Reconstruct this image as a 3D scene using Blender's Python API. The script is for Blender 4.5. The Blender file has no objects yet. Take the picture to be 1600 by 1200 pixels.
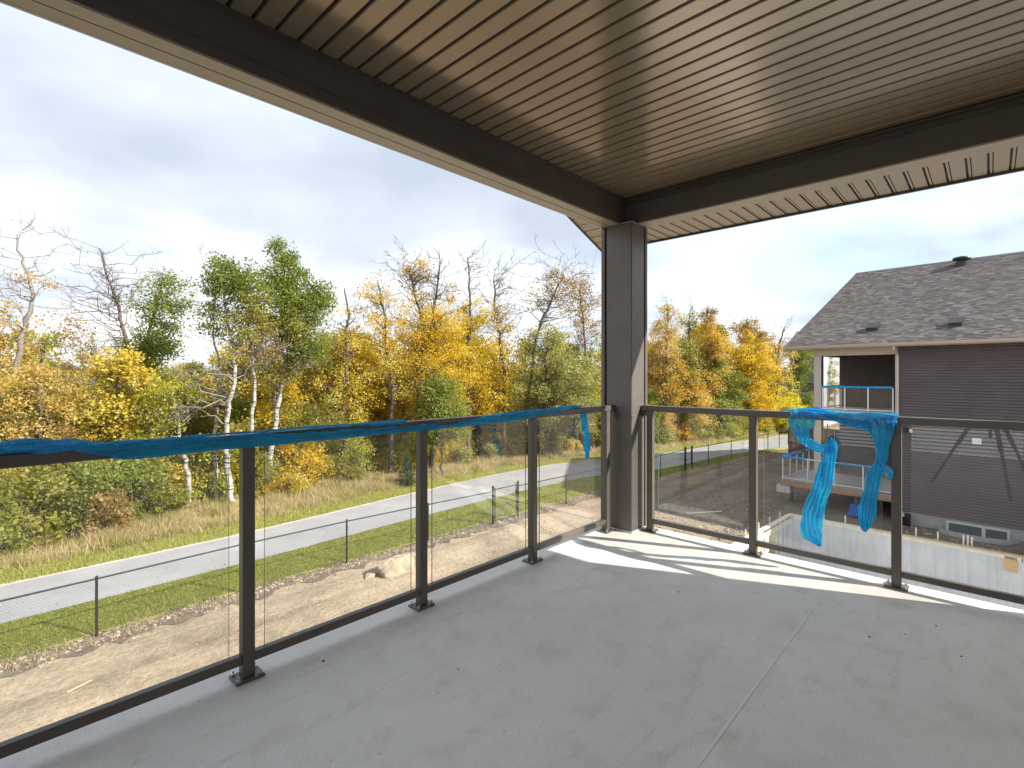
import bpy, math, random
import numpy as np
from mathutils import Vector, Matrix

scene = bpy.context.scene
COL = scene.collection
PI = math.pi
G = -4.7                       # level of the yard; the deck floor is z = 0

# ------------------------------------------------------------------ camera, sky, sun, exposure
cam_data = bpy.data.cameras.new('camera')
cam = bpy.data.objects.new('camera', cam_data)
COL.objects.link(cam)
cam.location = (0, 0, 1.34)
cam.rotation_euler = (math.radians(90), 0, math.radians(43.33 - 90))
cam_data.sensor_width = 36
cam_data.lens = 792 / 1600 * 36
cam_data.shift_y = -14 / 1600
cam_data.clip_start = 0.05
cam_data.clip_end = 3000
scene.camera = cam

SUN_TO = Vector((.46, -1.0, .76)).normalized()
SUN_EL = math.asin(SUN_TO.z)
SUN_ROT = math.atan2(SUN_TO.x, SUN_TO.y)

world = bpy.data.worlds.new('World')
scene.world = world
world.use_nodes = True
wn, wl_ = world.node_tree.nodes, world.node_tree.links
wn.clear()
w_out = wn.new('ShaderNodeOutputWorld')
w_sky = wn.new('ShaderNodeTexSky')
w_sky.sky_type = 'NISHITA'
w_sky.sun_disc = False
w_sky.sun_elevation = SUN_EL
w_sky.sun_rotation = SUN_ROT
w_bg = wn.new('ShaderNodeBackground')
w_bg.inputs['Strength'].default_value = 0.13
wl_.new(w_sky.outputs[0], w_bg.inputs['Color'])
w_tc = wn.new('ShaderNodeTexCoord')
w_sep = wn.new('ShaderNodeSeparateXYZ')
wl_.new(w_tc.outputs['Generated'], w_sep.inputs[0])


def wmath(op, a, b):
    n = wn.new('ShaderNodeMath')
    n.operation = op
    for i, v in enumerate((a, b)):
        if isinstance(v, (int, float)):
            n.inputs[i].default_value = v
        else:
            wl_.new(v, n.inputs[i])
    return n.outputs[0]


# cloud layer seen in perspective: direction projected on a flat layer overhead
zz = wmath('ADD', wmath('MAXIMUM', w_sep.outputs['Z'], 0.0), 0.16)
w_cmb = wn.new('ShaderNodeCombineXYZ')
wl_.new(wmath('DIVIDE', w_sep.outputs['X'], zz), w_cmb.inputs[0])
wl_.new(wmath('DIVIDE', w_sep.outputs['Y'], zz), w_cmb.inputs[1])


def wnoise(scale, detail, rough, off, dist=0.0):
    mp = wn.new('ShaderNodeMapping')
    mp.inputs['Location'].default_value = off
    wl_.new(w_cmb.outputs[0], mp.inputs[0])
    n = wn.new('ShaderNodeTexNoise')
    n.inputs['Scale'].default_value = scale
    n.inputs['Detail'].default_value = detail
    n.inputs['Roughness'].default_value = rough
    n.inputs['Distortion'].default_value = dist
    wl_.new(mp.outputs[0], n.inputs['Vector'])
    return n.outputs['Fac']


def wramp(src, stops):
    r = wn.new('ShaderNodeValToRGB')
    while len(r.color_ramp.elements) < len(stops):
        r.color_ramp.elements.new(0.5)
    for e, (p, c) in zip(r.color_ramp.elements, stops):
        e.position = p
        e.color = (c[0], c[1], c[2], 1)
    wl_.new(src, r.inputs[0])
    return r.outputs[0]


c1 = wnoise(0.62, 5, 0.50, (7.7, 11.3, 0), 0.3)
c2 = wnoise(0.38, 3, 0.5, (14.3, 8.7, 0), 0.2)
shade = wmath('ADD', wmath('MULTIPLY', c1, 0.6), wmath('MULTIPLY', c2, 0.4))
cl_col = wramp(shade, [(0.40, (0.42, 0.48, 0.57)), (0.47, (0.57, 0.62, 0.70)), (0.535, (0.76, 0.79, 0.82)), (0.60, (0.92, 0.915, 0.91))])
w_cl = wn.new('ShaderNodeBackground')
w_cl.inputs['Strength'].default_value = 0.43
wl_.new(cl_col, w_cl.inputs['Color'])
cover = wramp(wnoise(0.6, 5, 0.55, (1.4, 5.2, 0), 0.3), [(0.30, (0.72,) * 3), (0.46, (1, 1, 1))])
w_mix = wn.new('ShaderNodeMixShader')
wl_.new(cover, w_mix.inputs[0])
wl_.new(w_bg.outputs[0], w_mix.inputs[1])
wl_.new(w_cl.outputs[0], w_mix.inputs[2])
wl_.new(w_mix.outputs[0], w_out.inputs['Surface'])

sun_data = bpy.data.lights.new('sun', 'SUN')
sun_data.energy = 2.8
sun_data.angle = math.radians(0.6)
sun_data.color = (1.0, 0.93, 0.82)
sun = bpy.data.objects.new('sun', sun_data)
COL.objects.link(sun)
sun.rotation_euler = (-SUN_TO).to_track_quat('-Z', 'Y').to_euler()
sun.location = (10, -20, 30)

scene.view_settings.view_transform = 'Standard'
scene.view_settings.look = 'None'
scene.view_settings.exposure = 1.84
scene.view_settings.gamma = 1.0
scene.view_settings.use_curve_mapping = False
scene.render.engine = 'CYCLES'
scene.cycles.max_bounces = 10
scene.cycles.diffuse_bounces = 5
scene.cycles.transparent_max_bounces = 24
scene.cycles.caustics_reflective = False
scene.cycles.caustics_refractive = False

# ------------------------------------------------------------------ materials
MATS = {}


def new_mat(name):
    m = bpy.data.materials.new(name)
    m.use_nodes = True
    nt = m.node_tree
    return m, nt, nt.nodes['Principled BSDF'], nt.nodes, nt.links


def coords(nt, kind='Object', scale=(1, 1, 1)):
    tc = nt.nodes.new('ShaderNodeTexCoord')
    mp = nt.nodes.new('ShaderNodeMapping')
    mp.inputs['Scale'].default_value = scale
    nt.links.new(tc.outputs[kind], mp.inputs[0])
    return mp.outputs[0]


def noise(nt, vec, scale, detail=4, rough=0.55, dist=0.0):
    n = nt.nodes.new('ShaderNodeTexNoise')
    n.inputs['Scale'].default_value = scale
    n.inputs['Detail'].default_value = detail
    n.inputs['Roughness'].default_value = rough
    n.inputs['Distortion'].default_value = dist
    nt.links.new(vec, n.inputs['Vector'])
    return n.outputs['Fac']


def ramp(nt, src, stops):
    r = nt.nodes.new('ShaderNodeValToRGB')
    while len(r.color_ramp.elements) < len(stops):
        r.color_ramp.elements.new(0.5)
    for e, (p, c) in zip(r.color_ramp.elements, stops):
        e.position = p
        e.color = (c[0], c[1], c[2], 1) if not isinstance(c, (int, float)) else (c, c, c, 1)
    nt.links.new(src, r.inputs[0])
    return r.outputs[0]


def mixc(nt, fac, a, b, mode='MIX'):
    n = nt.nodes.new('ShaderNodeMix')
    n.data_type = 'RGBA'
    n.blend_type = mode
    for sock, v in ((n.inputs[0], fac), (n.inputs[6], a), (n.inputs[7], b)):
        if isinstance(v, (int, float)):
            sock.default_value = v
        elif isinstance(v, tuple):
            sock.default_value = (v[0], v[1], v[2], 1)
        else:
            nt.links.new(v, sock)
    return n.outputs[2]


def bump(nt, bsdf, h, strength=0.3, dist=0.01):
    b = nt.nodes.new('ShaderNodeBump')
    b.inputs['Strength'].default_value = strength
    b.inputs['Distance'].default_value = dist
    nt.links.new(h, b.inputs['Height'])
    nt.links.new(b.outputs[0], bsdf.inputs['Normal'])


def simple(name, c, rough=0.6, var=0.12, scale=6.0, bmp=0.0, bscale=40.0, metallic=0.0, stretch=(1, 1, 1), spec=0.5):
    m, nt, b, n, l = new_mat(name)
    v = coords(nt, 'Object', stretch)
    f1 = noise(nt, v, scale, 5, 0.6)
    lo = tuple(x * (1 - var) for x in c)
    hi = tuple(min(1, x * (1 + var)) for x in c)
    l.new(ramp(nt, f1, [(0.32, lo), (0.68, hi)]), b.inputs['Base Color'])
    b.inputs['Roughness'].default_value = rough
    b.inputs['Metallic'].default_value = metallic
    b.inputs['Specular IOR Level'].default_value = spec
    if bmp:
        bump(nt, b, noise(nt, v, bscale, 4, 0.6), bmp, 0.005)
    MATS[name] = m
    return m


simple('bronze', (0.115, 0.099, 0.086), 0.38, 0.10, 5, 0.03, 300)            # railing powder coat
simple('brown_trim', (0.075, 0.064, 0.057), 0.42, 0.10, 4, 0.06, 200)
simple('soffit_tan', (0.44, 0.375, 0.30), 0.30, 0.05, 2.5, 0.02, 60)
simple('ceiling_tan', (0.285, 0.222, 0.150), 0.19, 0.05, 2.0, 0.012, 60, metallic=0.35)
simple('groove_dark', (0.05, 0.042, 0.032), 0.6, 0.05)
simple('bolt_metal', (0.55, 0.55, 0.55), 0.3, 0.08, 20, metallic=0.9)
simple('white_trim', (0.62, 0.63, 0.64), 0.4, 0.05, 3)
simple('tan_trim', (0.44, 0.39, 0.35), 0.45, 0.06, 3)
simple('gutter_tan', (0.42, 0.34, 0.27), 0.4, 0.05, 3)
simple('siding_dark', (0.098, 0.076, 0.080), 0.5, 0.14, 1.2, 0.05, 50)
simple('siding_pale', (0.62, 0.68, 0.74), 0.6, 0.05, 1.2, 0.05, 50)
simple('black_metal', (0.018, 0.018, 0.02), 0.4, 0.1, 8)
simple('galvanised', (0.58, 0.61, 0.63), 0.4, 0.12, 10, metallic=0.15)
simple('grey_plastic', (0.20, 0.20, 0.20), 0.5, 0.08, 5)
simple('pale_wall', (0.74, 0.71, 0.66), 0.6, 0.05, 1.2)  # pale tone chosen to bounce light onto the deck
simple('cedar', (0.36, 0.225, 0.14), 0.65, 0.22, 5, 0.1, 60, stretch=(0.4, 6, 6))
simple('deck_board', (0.42, 0.40, 0.38), 0.7, 0.1, 5)
simple('lumber', (0.62, 0.47, 0.28), 0.7, 0.16, 6, 0.1, 60, stretch=(0.6, 4, 4))
simple('lumber_white', (0.72, 0.66, 0.54), 0.7, 0.1, 6)
simple('osb', (0.60, 0.40, 0.19), 0.75, 0.25, 26)
simple('boulder', (0.37, 0.305, 0.225), 0.9, 0.25, 3, 0.7, 9)
simple('pale_roof', (0.12, 0.12, 0.125), 0.8, 0.2, 14)
simple('fence_brown', (0.13, 0.085, 0.07), 0.65, 0.15, 3)
simple('grey_wall', (0.30, 0.32, 0.36), 0.7, 0.08, 2)
simple('foundation', (0.36, 0.36, 0.35), 0.85, 0.12, 2.5, 0.2, 30)
simple('window_dark', (0.10, 0.115, 0.115), 0.08, 0.1, 3)
simple('tarp_blue', (0.02, 0.10, 0.42), 0.45, 0.15, 5)
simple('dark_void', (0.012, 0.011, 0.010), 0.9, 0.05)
simple("seam", (0.82, 0.80, 0.755), 0.6, 0.05)
simple('debris', (0.08, 0.055, 0.035), 0.8, 0.3, 30)
simple('tie_mark', (0.47, 0.47, 0.47), 0.9, 0.15, 20)


def m_column():
    # embossed wood-grain fibre-cement, painted
    m, nt, b, n, l = new_mat('column_paint')
    gr = noise(nt, coords(nt, 'Object', (16, 16, 1.3)), 2.2, 6, 0.62, 1.6)
    f2 = noise(nt, coords(nt, 'Object', (1, 1, 0.10)), 160, 3, 0.6)
    h = n.new('ShaderNodeMath')
    h.operation = 'ADD'
    l.new(gr, h.inputs[0])
    l.new(f2, h.inputs[1])
    l.new(ramp(nt, noise(nt, coords(nt), 5, 4), [(0.3, (0.118, 0.104, 0.097)), (0.7, (0.142, 0.126, 0.118))]), b.inputs['Base Color'])
    b.inputs['Roughness'].default_value = 0.36
    bump(nt, b, h.outputs[0], 0.45, 0.004)
    MATS['column_paint'] = m


m_column()


def m_beam():
    m, nt, b, n, l = new_mat('beam_paint')
    v = coords(nt, 'Object', (1, 1, 1))
    f = noise(nt, coords(nt, 'Object', (3, 3, 60)), 3, 4, 0.6, 0.8)
    l.new(ramp(nt, noise(nt, v, 4, 4), [(0.3, (0.088, 0.074, 0.071)), (0.7, (0.106, 0.090, 0.086))]), b.inputs['Base Color'])
    b.inputs['Roughness'].default_value = 0.5
    bump(nt, b, f, 0.25, 0.004)
    MATS['beam_paint'] = m


m_beam()


def m_deck():
    m, nt, b, n, l = new_mat('deck_concrete')
    v = coords(nt)
    big = noise(nt, v, 0.9, 4, 0.6, 0.4)
    mid = noise(nt, v, 5.5, 5, 0.65)
    fine = noise(nt, v, 150, 3, 0.7)
    base = ramp(nt, big, [(0.25, (0.71, 0.69, 0.65)), (0.5, (0.80, 0.775, 0.73)), (0.75, (0.84, 0.815, 0.765))])
    st = ramp(nt, mid, [(0.50, 0.0), (0.72, 0.42)])
    c2_ = mixc(nt, st, base, (0.52, 0.455, 0.385))
    # dragged dust and scuffs, pale and brown
    drag = noise(nt, coords(nt, 'Object', (0.7, 2.6, 1)), 2.3, 6, 0.68, 1.4)
    c2_ = mixc(nt, ramp(nt, drag, [(0.56, 0.0), (0.70, 0.34)]), c2_, (0.50, 0.43, 0.35))
    c2_ = mixc(nt, ramp(nt, noise(nt, coords(nt, 'Object', (2.4, 0.9, 1)), 3.1, 6, 0.7, 1.0), [(0.58, 0.0), (0.72, 0.30)]), c2_, (0.88, 0.86, 0.82))
    grit = noise(nt, v, 34, 2, 0.5)
    c2_ = mixc(nt, ramp(nt, grit, [(0.70, 0.0), (0.76, 0.45)]), c2_, (0.40, 0.36, 0.31))
    sp = ramp(nt, fine, [(0.30, (0.80, 0.80, 0.80)), (0.6, (1.04, 1.04, 1.04))])
    l.new(mixc(nt, 1.0, c2_, sp, 'MULTIPLY'), b.inputs['Base Color'])
    b.inputs['Roughness'].default_value = 0.62
    bump(nt, b, noise(nt, v, 260, 3, 0.7), 0.18, 0.002)
    MATS['deck_concrete'] = m


m_deck()


def m_pit():
    m, nt, b, n, l = new_mat('pit_concrete')
    v = coords(nt)
    streak = noise(nt, coords(nt, 'Object', (3.2, 3.2, 0.22)), 2.2, 5, 0.65)
    big = noise(nt, v, 0.9, 4, 0.6)
    a = ramp(nt, streak, [(0.30, (0.50, 0.50, 0.50)), (0.5, (0.62, 0.62, 0.62)), (0.72, (0.68, 0.68, 0.68))])
    c_ = ramp(nt, big, [(0.3, (0.86, 0.86, 0.86)), (0.7, (1.08, 1.08, 1.08))])
    l.new(mixc(nt, 1.0, a, c_, 'MULTIPLY'), b.inputs['Base Color'])
    b.inputs['Roughness'].default_value = 0.85
    bump(nt, b, noise(nt, v, 20, 4), 0.15, 0.004)
    MATS['pit_concrete'] = m


m_pit()


def m_ground():
    m, nt, b, n, l = new_mat('yard_dirt')
    v = coords(nt)
    big = noise(nt, v, 0.16, 5, 0.6, 0.5)
    mid = noise(nt, v, 1.1, 6, 0.62, 0.4)
    fine = noise(nt, v, 9, 6, 0.7)
    a = ramp(nt, big, [(0.32, (0.30, 0.235, 0.165)), (0.52, (0.42, 0.335, 0.235)), (0.7, (0.46, 0.375, 0.27))])
    c_ = ramp(nt, mid, [(0.3, (0.72, 0.71, 0.70)), (0.62, (1.06, 1.06, 1.06))])
    d_ = ramp(nt, fine, [(0.3, (0.72, 0.71, 0.70)), (0.62, (1.10, 1.10, 1.10))])
    # wheel tracks running along the fence
    rut = ramp(nt, noise(nt, coords(nt, 'Object', (0.05, 0.9, 1)), 1.0, 4, 0.6, 0.25), [(0.36, (0.74, 0.73, 0.72)), (0.5, (1.0, 1.0, 1.0)), (0.62, (1.12, 1.11, 1.10))])
    a = mixc(nt, 1.0, a, rut, 'MULTIPLY')
    c3 = mixc(nt, 1.0, mixc(nt, 1.0, a, c_, 'MULTIPLY'), d_, 'MULTIPLY')
    # the ground turns darker towards the lot on the right
    sp = n.new('ShaderNodeSeparateXYZ')
    l.new(v, sp.inputs[0])
    ad = n.new('ShaderNodeMath')
    ad.operation = 'MULTIPLY_ADD'
    l.new(mid, ad.inputs[0])
    ad.inputs[1].default_value = 6.0
    l.new(sp.outputs['X'], ad.inputs[2])
    zone = ramp(nt, ad.outputs[0], [(0.0, 0.0), (1.0, 1.0)])
    mr = n.new('ShaderNodeMapRange')
    mr.inputs['From Min'].default_value = 19.0
    mr.inputs['From Max'].default_value = 26.0
    l.new(ad.outputs[0], mr.inputs['Value'])
    dark = mixc(nt, 1.0, c3, (0.62, 0.60, 0.60), 'MULTIPLY')
    c4 = mixc(nt, mr.outputs['Result'], c3, dark)
    l.new(c4, b.inputs['Base Color'])
    b.inputs['Roughness'].default_value = 0.95
    h = n.new('ShaderNodeMath')
    h.operation = 'ADD'
    l.new(fine, h.inputs[0])
    l.new(mid, h.inputs[1])
    bump(nt, b, h.outputs[0], 0.9, 0.06)
    MATS['yard_dirt'] = m


m_ground()


def m_layer(name, stops, s1=0.8, s2=14, bs=0.5, bd=0.03):
    m, nt, b, n, l = new_mat(name)
    v = coords(nt)
    a = ramp(nt, noise(nt, v, s1, 5, 0.6, 0.3), stops)
    d_ = ramp(nt, noise(nt, v, s2, 6, 0.7), [(0.3, (0.75, 0.75, 0.75)), (0.65, (1.12, 1.12, 1.12))])
    l.new(mixc(nt, 1.0, a, d_, 'MULTIPLY'), b.inputs['Base Color'])
    b.inputs['Roughness'].default_value = 0.95
    bump(nt, b, noise(nt, v, s2 * 1.5, 5), bs, bd)
    MATS[name] = m


m_layer('asphalt', [(0.28, (0.27, 0.27, 0.285)), (0.72, (0.37, 0.37, 0.38))], 0.5, 60, 0.2, 0.01)
m_layer('lawn', [(0.3, (0.19, 0.22, 0.045)), (0.5, (0.30, 0.31, 0.08)), (0.7, (0.42, 0.38, 0.15))], 1.1, 22, 0.6, 0.03)
m_layer('dry_verge', [(0.3, (0.20, 0.20, 0.06)), (0.5, (0.34, 0.28, 0.12)), (0.7, (0.42, 0.33, 0.18))], 0.9, 16, 0.6, 0.05)
m_layer('wood_floor', [(0.3, (0.10, 0.08, 0.04)), (0.55, (0.19, 0.14, 0.07)), (0.75, (0.26, 0.19, 0.09))], 0.5, 6, 0.8, 0.1)
m_layer('far_field', [(0.35, (0.20, 0.165, 0.12)), (0.65, (0.27, 0.225, 0.165))], 0.05, 0.6, 0.3, 0.1)
m_layer('topsoil', [(0.3, (0.12, 0.095, 0.075)), (0.7, (0.24, 0.19, 0.145))], 2.2, 18, 1.0, 0.06)
m_layer('gravel_edge', [(0.3, (0.46, 0.41, 0.34)), (0.7, (0.60, 0.54, 0.46))], 3, 40, 0.5, 0.02)


def m_bark(name, a, b_, ring=False):
    m, nt, b, n, l = new_mat(name)
    v = coords(nt)
    f = noise(nt, coords(nt, 'Object', (6, 6, 1.6)), 2.6, 5, 0.65)
    c = ramp(nt, f, [(0.32, a), (0.68, b_)])
    if ring:
        # dark lenticels and scars lying across the white bark
        f2 = noise(nt, coords(nt, 'Object', (1.3, 1.3, 7.0)), 2.4, 4, 0.6, 0.5)
        k = ramp(nt, f2, [(0.53, 0.0), (0.585, 1.0)])
        c = mixc(nt, k, c, (0.05, 0.045, 0.04))
    l.new(c, b.inputs['Base Color'])
    b.inputs['Roughness'].default_value = 0.85
    bump(nt, b, f, 0.5, 0.02)
    MATS[name] = m


m_bark('bark_birch', (0.25, 0.24, 0.22), (0.50, 0.48, 0.45), True)
m_bark('bark_dark', (0.055, 0.042, 0.034), (0.15, 0.12, 0.10))
m_bark('bark_snag', (0.13, 0.112, 0.098), (0.31, 0.28, 0.25))
m_bark('twig_grey', (0.16, 0.137, 0.117), (0.30, 0.265, 0.23))
m_bark('twig_dark', (0.075, 0.06, 0.052), (0.17, 0.135, 0.115))


def m_leaf(name, cols, transl=0.45):
    m, nt, b, n, l = new_mat(name)
    at = n.new('ShaderNodeAttribute')
    at.attribute_name = 'tint'
    k = len(cols)
    c = ramp(nt, at.outputs['Fac'], [(i / (k - 1), cc) for i, cc in enumerate(cols)])
    d = n.new('ShaderNodeBsdfDiffuse')
    t = n.new('ShaderNodeBsdfTranslucent')
    l.new(c, d.inputs['Color'])
    l.new(c, t.inputs['Color'])
    mx = n.new('ShaderNodeMixShader')
    mx.inputs[0].default_value = transl
    l.new(d.outputs[0], mx.inputs[1])
    l.new(t.outputs[0], mx.inputs[2])
    g = n.new('ShaderNodeBsdfGlossy')
    g.inputs['Roughness'].default_value = 0.45
    mx2 = n.new('ShaderNodeMixShader')
    mx2.inputs[0].default_value = 0.02
    l.new(mx.outputs[0], mx2.inputs[1])
    l.new(g.outputs[0], mx2.inputs[2])
    l.new(mx2.outputs[0], n['Material Output'].inputs['Surface'])
    n.remove(b)
    MATS[name] = m


LEAF = {
    'green': [(0.11, 0.16, 0.02), (0.21, 0.27, 0.04), (0.36, 0.39, 0.08)],
    'olive': [(0.20, 0.21, 0.03), (0.34, 0.335, 0.06), (0.50, 0.44, 0.13)],
    'lime': [(0.30, 0.34, 0.03), (0.47, 0.48, 0.05), (0.62, 0.56, 0.10)],
    'yellow': [(0.50, 0.38, 0.03), (0.68, 0.54, 0.07), (0.76, 0.65, 0.22)],
    'gold': [(0.56, 0.37, 0.012), (0.71, 0.51, 0.03), (0.76, 0.60, 0.11)],
    'orange': [(0.50, 0.30, 0.03), (0.64, 0.43, 0.06), (0.68, 0.52, 0.18)],
    'peach': [(0.62, 0.38, 0.07), (0.72, 0.49, 0.12), (0.72, 0.57, 0.22)],
    'rust': [(0.24, 0.17, 0.05), (0.40, 0.28, 0.09), (0.56, 0.41, 0.18)],
    'tan': [(0.48, 0.34, 0.07), (0.64, 0.47, 0.14), (0.70, 0.55, 0.24)],
    'sage': [(0.23, 0.25, 0.06), (0.39, 0.395, 0.12), (0.54, 0.51, 0.21)],
    'bush': [(0.14, 0.19, 0.025), (0.27, 0.32, 0.055), (0.43, 0.45, 0.13)],
    'lemon': [(0.58, 0.50, 0.01), (0.74, 0.64, 0.03), (0.78, 0.70, 0.10)],
    'spruce': [(0.022, 0.05, 0.022), (0.04, 0.075, 0.034), (0.07, 0.11, 0.05)],
    'litter': [(0.16, 0.10, 0.04), (0.30, 0.22, 0.08), (0.26, 0.25, 0.06), (0.48, 0.34, 0.06)],
    'grass_green': [(0.20, 0.25, 0.04), (0.36, 0.38, 0.08), (0.58, 0.54, 0.20)],
    'grass_dry': [(0.40, 0.36, 0.12), (0.62, 0.52, 0.27), (0.72, 0.61, 0.40), (0.55, 0.42, 0.27)],
    'distant': [(0.085, 0.105, 0.05), (0.16, 0.15, 0.07), (0.24, 0.17, 0.08)],
    'clod': [(0.13, 0.10, 0.08), (0.26, 0.20, 0.15), (0.46, 0.38, 0.29)],
    'shingle': [(0.095, 0.087, 0.087), (0.14, 0.128, 0.127), (0.21, 0.193, 0.19)],
}
for k_, v_ in LEAF.items():
    m_leaf('leaf_' + k_, v_, 0.0 if k_ in ('clod', 'shingle') else (0.25 if k_ in ('spruce', 'litter') else 0.58))


def m_glass():
    m, nt, b, n, l = new_mat('pane_glass')
    n.remove(b)
    geo = n.new('ShaderNodeNewGeometry')
    ior = n.new('ShaderNodeMath')
    ior.operation = 'MULTIPLY_ADD'
    l.new(geo.outputs['Backfacing'], ior.inputs[0])
    ior.inputs[1].default_value = 1 / 1.62 - 1.62
    ior.inputs[2].default_value = 1.62
    fr = n.new('ShaderNodeFresnel')
    l.new(ior.outputs[0], fr.inputs['IOR'])
    t = n.new('ShaderNodeBsdfTransparent')
    t.inputs['Color'].default_value = (0.982, 0.99, 0.987, 1)
    g = n.new('ShaderNodeBsdfGlossy')
    g.inputs['Roughness'].default_value = 0.0
    mx = n.new('ShaderNodeMixShader')
    l.new(fr.outputs[0], mx.inputs[0])
    l.new(t.outputs[0], mx.inputs[1])
    l.new(g.outputs[0], mx.inputs[2])
    l.new(mx.outputs[0], n['Material Output'].inputs['Surface'])
    MATS['pane_glass'] = m


m_glass()
simple('glass_edge', (0.10, 0.15, 0.14), 0.2, 0.05)


def m_film(name, see):
    m, nt, b, n, l = new_mat(name)
    n.remove(b)
    v = coords(nt)
    if see > .2:
        c = ramp(nt, noise(nt, v, 7, 4, 0.6), [(0.3, (0.0, 0.45, 0.95)), (0.7, (0.01, 0.66, 1.0))])
    else:
        # stretched film: doubled layers, and highlights put into the colour, streaked along the rail
        c = ramp(nt, noise(nt, coords(nt, 'Object', (1.1, 46, 60)), 1.6, 4, 0.6, 0.6), [(0.32, (0.0, 0.24, 0.70)), (0.46, (0.0, 0.50, 1.0)), (0.62, (0.0, 0.66, 1.0)), (0.72, (0.10, 0.85, 1.0))])
    d = n.new('ShaderNodeBsdfDiffuse')
    t = n.new('ShaderNodeBsdfTranslucent')
    l.new(c, d.inputs['Color'])
    l.new(c, t.inputs['Color'])
    g = n.new('ShaderNodeBsdfGlossy')
    g.inputs['Roughness'].default_value = 0.10
    tr = n.new('ShaderNodeBsdfTransparent')
    tr.inputs['Color'].default_value = (0.05, 0.6, 0.95, 1)
    m1 = n.new('ShaderNodeMixShader')
    m1.inputs[0].default_value = 0.5
    l.new(d.outputs[0], m1.inputs[1])
    l.new(t.outputs[0], m1.inputs[2])
    m2 = n.new('ShaderNodeMixShader')
    m2.inputs[0].default_value = see
    l.new(m1.outputs[0], m2.inputs[1])
    l.new(tr.outputs[0], m2.inputs[2])
    m3 = n.new('ShaderNodeMixShader')
    m3.inputs[0].default_value = 0.13 if see > .2 else 0.05
    l.new(m2.outputs[0], m3.inputs[1])
    l.new(g.outputs[0], m3.inputs[2])
    bp = n.new('ShaderNodeBump')
    bp.inputs['Strength'].default_value = 0.9
    bp.inputs['Distance'].default_value = 0.012
    l.new(noise(nt, coords(nt, 'Object', (1, 1, 1)), 30, 4, 0.6, 2.2), bp.inputs['Height'])
    for s_ in (d, t, g):
        l.new(bp.outputs[0], s_.inputs['Normal'])
    l.new(m3.outputs[0], n['Material Output'].inputs['Surface'])
    MATS[name] = m


m_film('blue_film', 0.32)
m_film('blue_film_wrap', 0.07)

# ------------------------------------------------------------------ building helpers
WORLD = {}                       # world offset of each thing / part that is a parent


def link_props(o, label=None, cat=None, group=None, kind=None):
    if label:
        o['label'] = label
    if cat:
        o['category'] = cat
    if group:
        o['group'] = group
    if kind:
        o['kind'] = kind
    return o


def thing(name, label, cat, loc=(0, 0, 0), rotz=0.0, group=None):
    o = bpy.data.objects.new(name, None)
    COL.objects.link(o)
    o.empty_display_size = 0.2
    o.location = loc
    o.rotation_euler = (0, 0, rotz)
    WORLD[o.name] = Vector(loc)
    return link_props(o, label, cat, group)


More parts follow.
